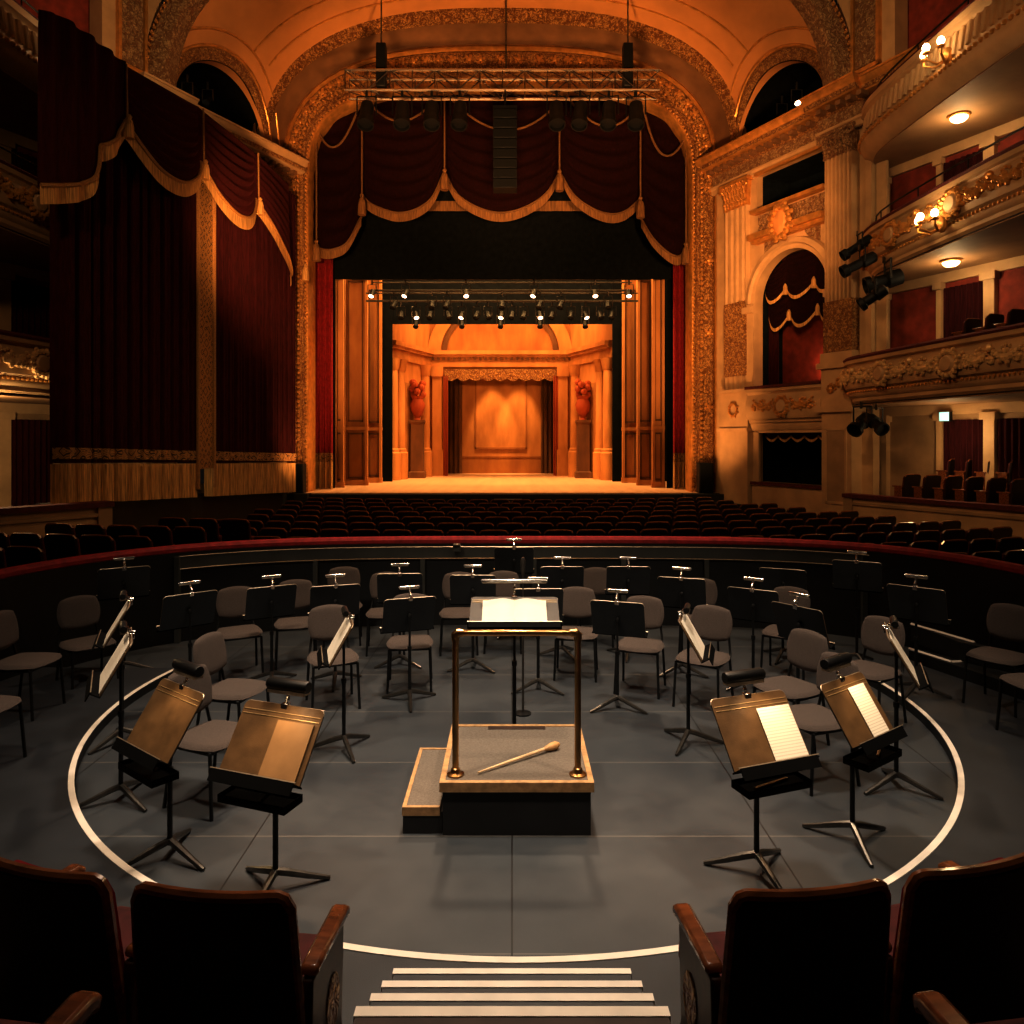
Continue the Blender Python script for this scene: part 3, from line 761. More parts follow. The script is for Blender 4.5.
def lin(tab, x):
    tab = sorted(tab)
    if x <= tab[0][0]: return tab[0][1]
    for (a, fa), (b, fb) in zip(tab, tab[1:]):
        if x <= b: return fa+(fb-fa)*(x-a)/(b-a)
    return tab[-1][1]
def spline(pts, n):
    P = [Vector(p) for p in pts]; out = []; m = len(P)-1
    for k in range(n+1):
        x = k/n*m; i = min(int(x), m-1); t = x-i
        p0, p1, p2, p3 = P[max(i-1, 0)], P[i], P[i+1], P[min(i+2, m)]
        out.append(.5*((2*p1)+(p2-p0)*t+(2*p0-5*p1+4*p2-p3)*t*t+(3*p1-p0-3*p2+p3)*t**3))
    return out
def tassel(mb, p, s_=1.0):
    m = Matrix.Translation(p)
    mb.lathe([(.02*s_, .12*s_), (.05*s_, .08*s_), (.03*s_, .03*s_), (.06*s_, 0), (.085*s_, -.1*s_), (.09*s_, -.34*s_), (.0, -.34*s_)], 8, m)
    return mb

# ------------------------------------------------------------------ house curtain hung along the left boxes
d = Vector((-.097, -1)).normalized()
CM = Matrix(((d.x, -d.y, 0, -6.6), (d.y, d.x, 0, 22.3), (0, 0, 1, 0), (0, 0, 0, 1)))
def CU(px):
    q = (px-CX)/F; return 1.0047*(22.3*q+6.6)/(q-.097)
def CZ(px, py): return ZY(py, 22.3-CU(px)/1.0047)
def CU2(px):
    q = (px-CX)/F; return 1.0047*(22.27*q+6.27)/(q-.097)
def CZ2(px, py): return ZY(py, 22.27-CU2(px)/1.0047)
hc = thing('house_curtain', 'huge dark red curtain with gold braid, fringe and swagged valance hanging left of the stage', 'curtain')
topz = [(CU2(a), CZ2(a, b)-.06) for a, b in ((296, 186), (292, 182), (280, 171), (258, 150), (203, 105), (126, 60), (90, 32), (64, 14), (38, 6), (20, 4))]
zband = lambda u, a, b: lin([(CU(292), CZ(292, a)), (CU(65), CZ(65, b))], u)
uR, uM1, uM0, uL = CU(293), CU(208), CU(193), CU(60)
rnd = random.Random(3)
ph = [rnd.uniform(-.9, .9) for _ in range(80)]
def fold(u, v): 
    k = u/.36; i = int(k) % 78; t = k-int(k); j = ph[i]*(1-t)+ph[i+1]*t
    return .13*math.sin(2*PI*k+j*1.6)+.06*math.sin(4*PI*k+j*3+1.3)
def pan(u0, u1, zb, zt, amp=1, off=0):
    mb = MB(); n = int(abs(u1-u0)/.035)
    mb.grid(lambda a, b: Vector((u0+(u1-u0)*a, off+amp*fold(u0+(u1-u0)*a, b), zb(u0+(u1-u0)*a)+(zt(u0+(u1-u0)*a)-zb(u0+(u1-u0)*a))*b)), n, 8, M=CM)
    return mb
ztop = lambda u: lin(topz, u)-.02
for (a, b) in ((uR, uM1), (uM0, uL)):
    pan(a, b, lambda u: zband(u, 462, 463), ztop).build('curtain_panel', M['velvet'], hc)
    pan(a, b, lambda u: zband(u, 461, 459), lambda u: zband(u, 453.5, 447.5), .9, .03).build('braid_band', M['braid'], hc)
    pan(a, b, lambda u: zband(u, 492, 504), lambda u: zband(u, 463, 464), 1.0, .01).build('bottom_fringe', M['fringe'], hc)
mb = MB(); mb.grid(lambda a, b: Vector((uM1+(uM0-uM1)*a, .13, zband(uM1, 468, 468)+(ztop(uM1)-zband(uM1, 468, 468))*b)), 3, 4, M=CM); mb.build('edge_braid', M['braid'], hc)
mb = MB()
for q in (uM1, uM0+.05): mb.tube([CM @ Vector((q, .15, z)) for z in (1.4, 5, 9.6)], .045, 6)
mb.build('edge_cord', M['cord'], hc)
secs = [[(292.5, 277), (285, 262), (273, 241), (265, 222), (258, 203)],
        [(258, 200), (250, 214), (240, 219), (228, 214), (215, 196), (203, 166)],
        [(203, 163), (195, 177), (180, 184), (165, 181), (150, 169), (136, 146), (126, 122)],
        [(126, 120), (120, 134), (108, 145), (100, 149), (95, 170), (88, 183), (68, 187), (42, 187)]]
fr, cr, ts = MB(), MB(), []
for si, sec in enumerate(secs):
    low = [(CU2(p.x), CZ2(p.x, p.y)) for p in spline([(a, b, 0) for a, b in sec], 40)]
    n = 40
    def vf(a, b, low=low, si=si):
        i = min(int(a*n+.5), n); u, zl = low[i]; zt = ztop(u)+.05
        if si == 3: y = .30+.045*math.sin(u*2*PI/.5+b*.6)
        else: y = .22+.30*math.sin(PI*a)**.8*b**.7+.055*math.sin(b*2*PI*8-.6)*math.sin(PI*a)**.7
        return Vector((u, y, zt+(zl-zt)*b))
    mb = MB(); mb.grid(vf, n, 72, M=CM); mb.build('valance_swag', M['velvet'], hc)
    fr.add([CM @ (vf(i/n, 1)+Vector((0, .04, .02))) for i in range(n+1)]+[CM @ (vf(i/n, 1)+Vector((0, .05, -.27))) for i in range(n+1)], [(i, i+1, n+i+2, n+i+1) for i in range(n)])
    cr.tube([CM @ (vf(i/n, 1)+Vector((0, .06, .03))) for i in range(n+1)], .035, 6)
for a, y1 in ((258, 203), (203, 166), (126, 122)):
    u = CU2(a); cr.tube([CM @ Vector((u, .34, ztop(u))), CM @ Vector((u, .36, CZ2(a, y1)))], .022, 6); ts.append((CM @ Vector((u, .40, CZ2(a, y1)+.02)), .95))
ts.append((CM @ Vector((uR+.03, .4, CZ(292, 268))), 1.1))
fr.build('valance_fringe', M['fringe'], hc); cr.build('valance_cord', M['cord'], hc); [tassel(MB(), *q).build('tassel', M['fringe'], hc) for q in ts]
base = MB(); base.prism([(uR-.2, -.05), (CU(66), -.05), (CU(66), 1.42), (uR-.2, 1.02)], -.6, -.25, CM)
struct(base.build('baseboard_left', M['black'], smooth=False))

# ------------------------------------------------------------------ swagged valance across the stage opening
VY = 24.05
sv = thing('stage_valance', 'dark red swagged valance with gold fringe and cords across the top of the stage opening', 'curtain')
fr, cr, ts = MB(), MB(), []
for si, sec in enumerate([[(304, 274), (310, 266), (316.5, 246)], [(316.5, 248), (325, 253), (336, 254), (350, 246), (362, 219)],
        [(362, 196), (372, 207), (388, 215), (403, 218), (420, 213), (434, 200), (444.5, 173)], [(444.5, 173), (458, 198), (480, 213), (502, 218), (525, 212), (546, 197), (559.5, 174)],
        [(559.5, 174), (572, 198), (590, 213), (608, 219), (624, 215), (640.5, 200)], [(640.5, 221), (650, 241), (664, 256), (676, 260), (686, 250)], [(686, 248), (690, 262), (696, 278)]]):
    low = [PY(p.x, p.y, VY) for p in spline([(a, b, 0) for a, b in sec], 36)]; n = 36
    def vf(a, b, low=low):
        i = min(int(a*n+.5), n); p = low[i]; zt = 14.2
        y = VY-.05-.35*math.sin(PI*a)**.8*b-.06*math.sin(b*2*PI*9)*math.sin(PI*a)**.7
        return Vector((p.x, y, zt+(p.z-zt)*b))
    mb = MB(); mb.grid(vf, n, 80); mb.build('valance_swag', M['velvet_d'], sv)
    fr.add([vf(i/n, 1)+Vector((0, -.04, .02)) for i in range(n+1)]+[vf(i/n, 1)+Vector((0, -.05, -.26)) for i in range(n+1)], [(i, i+1, n+i+2, n+i+1) for i in range(n)])
    cr.tube([vf(i/n, 1)+Vector((0, -.05, .03)) for i in range(n+1)], .035, 6)
for a, y0, y1 in ((316.5, 120, 243), (362, 90, 197), (444.5, 90, 172), (559.5, 90, 173), (640.5, 90, 200), (686, 130, 246)):
    cr.tube([PY(a, y0, VY-.4), PY(a, y1, VY-.4)], .03, 6); ts.append((PY(a, y1+2, VY-.5), 1.5))
for a, b, c_ in (((316.5, 126), (337, 146), (361, 100)), ((372, 106), (400, 121), (428, 107)), ((448, 95), (503, 130), (556, 105)), ((566, 95), (604, 126), (638, 106)), ((643, 105), (662, 154), (686, 137))):
    cr.tube([p for p in [PY(*((Vector(a)*(1-t)**2+Vector((2*b[0]-(a[0]+c_[0])/2, 2*b[1]-(a[1]+c_[1])/2))*2*t*(1-t)+Vector(c_)*t*t)), VY-.5) for t in [i/20 for i in range(21)]]], .036, 6)
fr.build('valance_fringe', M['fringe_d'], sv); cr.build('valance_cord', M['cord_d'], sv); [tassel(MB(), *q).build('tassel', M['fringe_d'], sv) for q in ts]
a, b = PY(428, 201, 24.5), PY(582, 211, 24.5)
MB().box(a.x, 24.5, b.z, b.x, 24.52, a.z).build('back_fringe', M['fringe_d'], sv, smooth=False)
MB().box(a.x-2, 24.54, a.z-.3, b.x+2, 24.58, 14).build('back_border', M['void'], sv, smooth=False)
bo = MB(); bo.box(-9.4, 25.0, ZY(279, 25), 8.9, 25.05, 15)
tag(bo.build('stage_border', M['void'], smooth=False), 'plain black border cloth hanging behind the stage valance', 'curtain')
bo = MB(); bo.box(-9.4, 29.6, ZY(324, 29.6), 8.9, 29.65, 13)
tag(bo.build('stage_border', M['void'], smooth=False), 'lower black border cloth hanging behind the lighting bars over the set', 'curtain')
for px0, px1, lab in ((308, 333, 'narrow dark red leg curtain with gold hem at the left edge of the stage'), (673, 693, 'narrow dark red leg curtain with gold hem at the right edge of the stage')):
    x0, x1 = PY(px0, 0, 24.6).x, PY(px1, 0, 24.6).x
    lg = thing('leg_curtain', lab, 'curtain')
    def lf(z0, z1, am, off):
        mb = MB(); mb.grid(lambda a, b: Vector((x0+(x1-x0)*a, 24.6+off-am*math.sin(a*2*PI*4.5), z0+(z1-z0)*b)), 60, 4); return mb
    lf(ZY(462, 24.6), 12, .09, 0).build('curtain_panel', M['velvet_l'], lg)
    lf(ZY(462, 24.6), ZY(453, 24.6), .09, -.03).build('braid_band', M['braid'], lg)
    lf(STG+.01, ZY(462, 24.6), .10, 0).build('bottom_fringe', M['fringe'], lg)
mk = MB()
for s_ in (-1, 1):
    for Y, px in ((25.2, 166), (29.4, 112)):
        x = XC-.06+s_*px/F*Y; mk.box(min(x, XC+s_*9.2), Y, STG, max(x, XC+s_*9.2), Y+.04, 12)
    x = XC-.06+s_*125/F*29; mk.box(min(x, x-s_*.55), 29.2, STG, max(x, x-s_*.55), 29.3, 11)
struct(mk.build('wall_stage_masking', M['void'], smooth=False))

# ------------------------------------------------------------------ painted stage set
def flat(px0, px1, Y, mt, lab):
    x0, x1 = PY(px0, 0, Y).x, PY(px1, 0, Y).x
    f = thing('scenery_flat', lab, 'stage scenery', ((x0+x1)/2, Y, STG), 0); w2 = (x1-x0)/2
    MB().box(-w2, 0, .0, w2, .06, 10.5).build('panel', M[mt], f, smooth=False)
    mo = MB(); iw = w2*.62
    for z0, z1 in ((.25, 1.9), (2.3, 7.4), (7.9, 10)):
        for q in ((-iw, z0, -iw+.05, z1), (iw-.05, z0, iw, z1), (-iw, z0, iw, z0+.06), (-iw, z1-.06, iw, z1)): mo.box(q[0], -.04, q[1], q[2], 0, q[3])
    mo.build('panel_moulding', M['setD'], f, smooth=False)
    bs = MB(); bs.box(-w2-.03, -.09, 0, w2+.03, 0, .2); bs.box(-w2-.02, -.07, 2.0, w2+.02, 0, 2.12)
    bs.box(-w2, -.12, 0, -w2+.09, 0, 10.4); bs.box(w2-.09, -.12, 0, w2, 0, 10.4); bs.build('base_moulding', M['setB'], f, smooth=False)
for (a, b, Y, m_, lab) in ((335, 344, 25.6, 'setB', 'outermost slim ochre panelled flat at the left of the stage'), (343.5, 368, 26.8, 'setA', 'broad ochre panelled flat second from the left of the stage'), (366, 382, 28.4, 'setA', 'ochre panelled flat third from the left beside the painted set'),
                        (652, 664, 25.6, 'setB', 'outermost slim ochre panelled flat at the right of the stage'), (637, 653.5, 26.8, 'setA', 'broad ochre panelled flat second from the right of the stage'), (622, 638.5, 28.4, 'setA', 'ochre panelled flat third from the right beside the painted set')):
    flat(a, b, Y, m_, lab)
bs = thing('stage_set', 'glowing ochre box set with columns, cornice and arched pediment at the back of the stage', 'stage scenery')
YB, YFr = 34.0, 30.2
bx0, bx1 = PY(430, 0, YB).x, PY(570, 0, YB).x; fx0, fx1 = PY(388, 0, YFr).x, PY(613, 0, YFr).x
o0, o1 = PY(447, 0, YB).x, PY(554.5, 0, YB).x; ot = ZY(376, YB); en0, en1 = ZY(367, YB), ZY(353, YB)
wb = MB(); wb.box(bx0-.3, YB, STG, o0, YB+.08, 9.5); wb.box(o1, YB, STG, bx1+.3, YB+.08, 9.5); wb.box(o0, YB, ot, o1, YB+.08, 9.5)
wb.build('back_wall', M['setA'], bs, smooth=False)
for (xa, xb) in ((fx0, bx0), (fx1, bx1)):
    sd = MB(); sd.add([(xa, YFr, STG), (xb, YB, STG), (xb, YB, 9.5), (xa, YFr, 9.5)], [(0, 1, 2, 3)]); sd.build('side_wall', M['setB'], bs, smooth=False)
    s_ = 1 if xb > xa else -1
    en = MB(); dx, dy = (xb-xa), (YB-YFr)
    for e, z0, z1 in ((.10, en0, en0+.2), (.06, en0+.2, en1-.22), (.22, en1-.22, en1-.1), (.34, en1-.1, en1+.08)):
        en.add([(xa+s_*e, YFr, z0), (xb+s_*e, YB, z0), (xb+s_*e, YB, z1), (xa+s_*e, YFr, z1), (xa, YFr, z0), (xb, YB, z0), (xb, YB, z1), (xa, YFr, z1)], [(0, 1, 2, 3), (0, 1, 5, 4), (3, 2, 6, 7), (0, 3, 7, 4)])
    en.build('side_entablature', M['setB'], bs, smooth=False)
    P = lambda t, e: (xa+dx*t+s_*e, YFr+dy*t)
    for t in (.04, .20, .80):
        co = MB(); cx_, cy_ = P(t, .12); m_ = Matrix.Translation((cx_, cy_, 0))
        co.lathe([(.33, STG), (.33, STG+1.1), (.27, STG+1.15), (.27, STG+1.25), (.22, STG+1.3), (.20, en0-.5), (.24, en0-.45), (.3, en0-.1), (.34, en0)], 12, m_)
        co.build('column', M['setB'], bs)
    ni = MB(); (ax, ay), (cx2, cy2) = P(.36, .03), P(.66, .03)
    ni.add([(ax, ay, STG+.1), (cx2, cy2, STG+.1), (cx2, cy2, en0-.9), (ax, ay, en0-.9)], [(0, 1, 2, 3)]); ni.build('painted_niche', M['setA'], bs, smooth=False)
    pe = MB(); px_, py_ = P(.48, .35); m_ = Matrix.Translation((px_, py_, STG))
    pe.lathe([(.48, 0), (.48, .25), (.38, .3), (.36, 2.3), (.44, 2.4), (.44, 2.5)], 4, m_ @ Matrix.Rotation(PI/4, 4, 'Z')); pe.build('pedestal', M['setD'], bs, smooth=False)
    ur = MB(); ur.lathe([(.14, 2.5), (.1, 2.6), (.28, 2.9), (.34, 3.15), (.24, 3.4), (.3, 3.55)], 12, m_)
    for k in range(10): ur.ball((px_+.22*math.cos(k*2.4), py_+.22*math.sin(k*2.4), STG+3.6+.06*k), (.16, .16, .15), 7, 5)
    ur.build('flower_urn', M['setR'], bs)
en = MB()
for e, z0, z1 in ((.10, en0, en0+.2), (.06, en0+.2, en1-.22), (.22, en1-.22, en1-.1), (.34, en1-.1, en1+.08)): en.box(bx0, YB-e, z0, bx1, YB, z1)
en.build('entablature', M['setB'], bs, smooth=False)
dn = MB(); x = bx0+.1
while x < bx1: dn.box(x, YB-.2, en1-.34, x+.11, YB-.05, en1-.2); x += .24
dn.build('dentils', M['setD'], bs, smooth=False)
for xx in ((bx0+.12, bx0+.55), (bx1-.55, bx1-.12)):
    co = MB(); co.box(xx[0], YB-.16, STG+1.2, xx[1], YB, en0-.4); co.box(xx[0]-.07, YB-.24, STG, xx[1]+.07, YB, STG+1.2); co.box(xx[0]-.06, YB-.26, en0-.45, xx[1]+.06, YB, en0)
    co.build('pilaster', M['setB'], bs, smooth=False)
pcx = (bx0+bx1)/2
for r1, r2, mt in ((2.55, 3.1, 'setB'), (2.3, 2.5, 'setD')):
    mb = MB(); mb.grid(lambda q, t: Vector((pcx+(r1+(r2-r1)*t)*1.06*math.cos(PI*q), YB-.08-(.1 if mt == 'setB' else 0), en1+.05+(r1+(r2-r1)*t)*.86*math.sin(PI*q))), 36, 2); mb.build('pediment_arch', M[mt], bs)
va = MB(); n = 60
va.grid(lambda a, b: Vector((o0-.1+(o1-o0+.2)*a, YB-.12+.03*math.sin(a*40), (ot-.12-.12*abs(math.sin(a*PI*9))) if b < .5 else ot+.3)), 108, 1); va.build('set_valance', M['goldfine'], bs)
for xx, mt in (((o0-.16, o0+.06), 'setR'), ((o1-.06, o1+.16), 'setR')):
    mb = MB(); mb.grid(lambda a, b: Vector((xx[0]+(xx[1]-xx[0])*a, YB-.12-.04*math.sin(a*16), STG+(ot-STG)*b)), 24, 2); mb.build('red_drape', M[mt], bs)
ib = MB(); ib.box(o0-1, 36.4, STG, o1+1, 36.45, 8); ib.build('inner_backdrop', M['setB'], bs, smooth=False)
pY = 36.2
for pa0, pb0 in ((440, 462), (541, 562)):
    xa, xb = PY(pa0, 0, pY).x, PY(pb0, 0, pY).x
    MB().grid(lambda a, b: Vector((xa+(xb-xa)*a, pY-.06*math.sin(a*30), STG+6.5*b)), 40, 2).build('dark_drape', M['setD'], bs)
pn = MB(); xa, xb = PY(475, 0, 36.4).x, PY(527, 0, 36.4).x; za, zb = ZY(449, 36.4), 6.2
for q in ((xa, za, xa+.07, zb), (xb-.07, za, xb, zb), (xa, za, xb, za+.08)): pn.box(q[0], 36.33, q[1], q[2], 36.4, q[3])
pn.box(xa-2.2, 36.33, ZY(456, 36.4)-.07, xb+2.2, 36.4, ZY(456, 36.4)); pn.build('panel_moulding', M['setA'], bs, smooth=False)
dd = MB(); dd.box(xa-2.6, 36.36, STG, xb+2.6, 36.39, ZY(457, 36.4)); dd.build('dado', M['setA'], bs, smooth=False)

# ------------------------------------------------------------------ lamps over the stage
def can_proto(lit):
    t = thing('stage_spotlight', 'x', 'stage light')
    R = Matrix.Rotation(math.radians(-38), 4, 'X')
    R = R @ Matrix.Scale(.58, 4)
    MB().lathe([(.06, .3), (.15, .22), (.17, -.2), (.19, -.22), (.19, -.3), (.17, -.3), (.16, -.22), (.0, -.22)], 10, R).build('body', M['black_gloss'], t)
    MB().lathe([(.0, -.235), (.155, -.235), (.155, -.228), (0, -.228)], 10, R).build('lens', M['lens'] if lit else M['black_gloss'], t)
    MB().tube([(-.15, 0, -.03), (-.15, 0, .3), (.15, 0, .3), (.15, 0, -.03)], .018, 5).tube([(0, 0, .3), (0, 0, .52)], .03, 6).build('yoke', M['steel'], t)
    return t
can_lit, can_dark = can_proto(True), can_proto(False)
used = {}
def put_can(lit, loc, lab, rz=0, group=None):
    src = can_lit if lit else can_dark
    if lit not in used:
        used[lit] = 1; src.location = loc; src.rotation_euler = (0, 0, rz); src['label'] = lab
        if group: src['group'] = group
        return src
    return dup(src, loc, rz, lab, group)
bars = [(25.75, 279, 352, 650), (26.05, 290.5, 372, 632), (26.4, 301, 366, 638)]
blab = ('upper thin lighting pipe over the stage set', 'middle thin lighting pipe over the stage set', 'lower thin lighting pipe over the stage set')
for (Y, py, a, b), lb in zip(bars, blab):
    p0, p1 = PY(a, py, Y), PY(b, py, Y)
    o = MB().tube([p0, p1], .04, 8).tube([p0+Vector((0, 0, .28)), p1+Vector((0, 0, .28))], .025, 6).build('lighting_pipe', M['steel']); tag(o, lb, 'lighting bar')
cans = [(0, 1, [372, 405.5, 466, 534, 595, 629]), (1, 0, [394, 432, 447, 502, 540, 561, 608]), (2, 1, [416, 462, 501.5, 540, 585.5]), (2, 0, [401, 430, 448, 477, 488, 512, 524, 552, 571, 600, 612])]
rowname = ('upper', 'middle', 'lower')
for r_, lit, xs in cans:
    Y, py = bars[r_][0], bars[r_][1]
    for i, px in enumerate(xs):
        p = PY(px, py, Y)
        put_can(lit, (p.x, Y, p.z-.5), '%s spotlight on the %s stage lighting pipe, %s from the left' % ('glowing' if lit else 'unlit black', rowname[r_], ordn(i)), random.uniform(-.5, .5), 'spotlights over the stage')
for i, px in enumerate((416, 462, 500.5, 540, 585)):
    p = PY(px, 324, 29.3)
    put_can(0, (p.x, 29.3, p.z-.0), 'unlit black spotlight just under the lower border cloth, %s from the left' % ordn(i), 0, 'spotlights over the stage')

# front truss with its lamps and hoists
TY = 21.0
tr = thing('lighting_truss', 'silver box truss hung on chains in front of the arch', 'truss')
q0, q1 = PY(345, 90, TY), PY(660, 70, TY); zt0, zt1 = q0.z, q1.z; dp = .56
for yy in (TY, TY+dp):
    for zz in (zt0, zt1): MB().tube([(q0.x, yy, zz), (q1.x, yy, zz)], .042, 8).build('chord', M['chrome'], tr)
la = MB(); n = 14
for i in range(n):
    xa, xb = q0.x+(q1.x-q0.x)*i/n, q0.x+(q1.x-q0.x)*(i+1)/n
    for yy in (TY, TY+dp): la.tube([(xa, yy, zt0 if i % 2 else zt1), (xb, yy, zt1 if i % 2 else zt0)], .02, 5).tube([(xa, yy, zt0), (xa, yy, zt1)], .02, 5)
    for zz in (zt0, zt1): la.tube([(xa, TY, zz), (xb, TY+dp, zz)], .018, 5)
la.build('lattice', M['chrome'], tr)
for px in (380, 506, 629):
    x = PY(px, 0, TY).x
    MB().tube([(x, TY+.2, zt1), (x, TY+.2, 15.35-abs(px-506)*.0018)], .022, 6).build('chain', M['steel'], tr)
    if px != 506: MB().box(x-.14, TY+.1, zt1-.4, x+.14, TY+.4, zt1+.85).build('hoist', M['black_gloss'], tr, bevel=.03)
proto = thing('truss_spotlight', '', 'stage light')
MB().lathe([(.1, .42), (.19, .36), (.21, -.2), (.24, -.26), (.24, -.42), (.21, -.42), (.2, -.3), (0, -.3)], 12, Matrix.Rotation(math.radians(-25), 4, 'X')).build('body', M['black_gloss'], proto)
MB().tube([(-.27, 0, -.02), (-.27, 0, .5), (.27, 0, .5), (.27, 0, -.02)], .025, 5).tube([(0, 0, .5), (0, 0, .66)], .04, 6).build('yoke', M['metal'], proto)
MB().lathe([(0, -.32), (.2, -.32), (.2, -.31), (0, -.31)], 12, Matrix.Rotation(math.radians(-25), 4, 'X')).build('lens', M['black_gloss'], proto)
for i, px in enumerate((367, 402.5, 432, 460, 556.5, 580, 608.5, 635.6)):
    x = PY(px, 0, TY).x; lab = 'black spotlight hanging under the front truss, %s from the left' % ordn(i)
    if i == 0: proto.location = (x, TY-.06, zt0-.72); proto['label'] = lab; proto['group'] = 'spotlights on the front truss'
    else: dup(proto, (x, TY-.06, zt0-.72), random.uniform(-.3, .3), lab, 'spotlights on the front truss')
sp = thing('line_array_speaker', 'tall dark line array speaker hanging under the middle of the truss', 'loudspeaker')
a, b = PY(493, 188, 20.5), PY(517, 108, 20.5); n = 8; hh = (b.z-a.z)/n
for i in range(n):
    sc_ = MB(); z = a.z+hh*i
    sc_.prism([(a.x, z+.012), (b.x, z+.012), (b.x, z+hh-.012), (a.x, z+hh-.012)], 20.5+.05*abs(i-4)*0, 21.0); c_ = sc_.build('cabinet', M['black_gloss'], sp, bevel=.015)
    MB().box(a.x+.03, 20.475, z+.03, b.x-.03, 20.5, z+hh-.03).build('grille', M['grille'], c_)
MB().box(a.x, 20.55, b.z, b.x, 20.95, b.z+.1).tube([((a.x+b.x)/2, 20.75, b.z), ((a.x+b.x)/2, 20.9, zt0-.06)], .025, 6).build('hanging_frame', M['metal'], sp)
for px0, px1, py0, lab in ((292, 303, 464, 'black loudspeaker box at the left foot of the proscenium arch'), (699.5, 713.5, 463, 'black loudspeaker box at the right foot of the proscenium arch')):
    Y = 22.75; x0, x1 = PY(px0, 0, Y).x, PY(px1, 0, Y).x; z0 = STG if px0 > 500 else STG; z1 = ZY(py0, Y)
    s_ = thing('stage_speaker', lab, 'loudspeaker', ((x0+x1)/2, Y+.2, z0)); w2 = (x1-x0)/2
    MB().box(-w2, -.2, 0, w2, .2, z1-z0).build('cabinet', M['black_gloss'], s_, bevel=.02)
    MB().box(-w2+.03, -.225, .03, w2-.03, -.2, z1-z0-.03).build('grille', M['grille'], s_)
struct(MB().box(PY(684, 0, 22.6).x, 22.4, -.05, PY(735, 0, 22.6).x, 23.2, STG-.002).box(PY(288, 0, 22.6).x, 22.5, -.05, PY(308, 0, 22.6).x, 23.2, STG-.002).build('trim_3', M['black'], smooth=False))
pb = thing('prompter_box', 'low dark grey box on the floor against the middle of the stage front', 'box', (PY(508, 0, 22.5).x, 22.5, 0))
MB().box(-.4, -.2, 0, .4, .2, .68).build('casing', M['pitband'], pb, bevel=.02); MB().box(-.42, -.22, .66, .42, .2, .7).build('lid', M['deskback'], pb)

# ------------------------------------------------------------------ box drapery, sconces, ceiling lamps
W_ = WF(False); uB, uC = RU(757), RU(830)
bd = thing('box_drapery', 'dark swagged drapery with gold fringe in the arched stage box right of the stage', 'curtain')
fr = MB(); cr = MB()
def box_swag(u0, u1, z0, z1, zlow, y, kk):
    n = 24
    def vf(a, b):
        top = z1[0]+(z1[1]-z1[0])*a; low = z0[0]+(z0[1]-z0[0])*a-(zlow)*4*a*(1-a)
        return Vector((u0+(u1-u0)*a, y-.14*math.sin(PI*a)*b-.03*math.sin(b*2*PI*7)*math.sin(PI*a), top+(low-top)*b))
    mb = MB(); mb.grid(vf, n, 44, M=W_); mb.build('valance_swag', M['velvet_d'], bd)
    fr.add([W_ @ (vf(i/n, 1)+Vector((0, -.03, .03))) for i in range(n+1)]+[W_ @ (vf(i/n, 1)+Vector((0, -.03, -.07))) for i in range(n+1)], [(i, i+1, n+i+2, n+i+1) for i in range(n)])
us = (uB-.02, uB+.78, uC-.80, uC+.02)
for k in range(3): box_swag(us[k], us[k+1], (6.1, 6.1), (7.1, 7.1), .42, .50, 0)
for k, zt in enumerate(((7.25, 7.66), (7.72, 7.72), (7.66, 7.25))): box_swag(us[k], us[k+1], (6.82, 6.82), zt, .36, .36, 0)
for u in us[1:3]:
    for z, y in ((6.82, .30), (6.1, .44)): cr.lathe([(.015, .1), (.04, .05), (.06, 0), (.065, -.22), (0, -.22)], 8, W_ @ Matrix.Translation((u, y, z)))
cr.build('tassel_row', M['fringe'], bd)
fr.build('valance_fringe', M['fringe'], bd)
for u0, u1 in ((uB-.1, uB+.3), (uC-.22, uC+.2)):
    mb = MB(); mb.grid(lambda a, b: Vector((u0+(u1-u0)*a, .56-.04*math.sin(a*20), 4.05+2.6*b)), 20, 2, M=W_); mb.build('side_drape', M['velvet'], bd)
lb = thing('box_valance', 'small dark scalloped valance in the lowest stage box right of the stage', 'curtain')
mb = MB(); n = 64
lo = lambda a: 2.62-.13*abs(math.sin(a*PI*5))
mb.grid(lambda a, b: Vector((uB+.1+(uC-uB-.2)*a, .25, lo(a) if b < .5 else 2.85)), n, 1, M=W_); mb.build('cloth', M['velvet'], lb)
mb = MB(); mb.grid(lambda a, b: Vector((uB+.1+(uC-uB-.2)*a, .23, lo(a)-.05+.07*b)), n, 1, M=W_); mb.build('fringe', M['fringe'], lb)

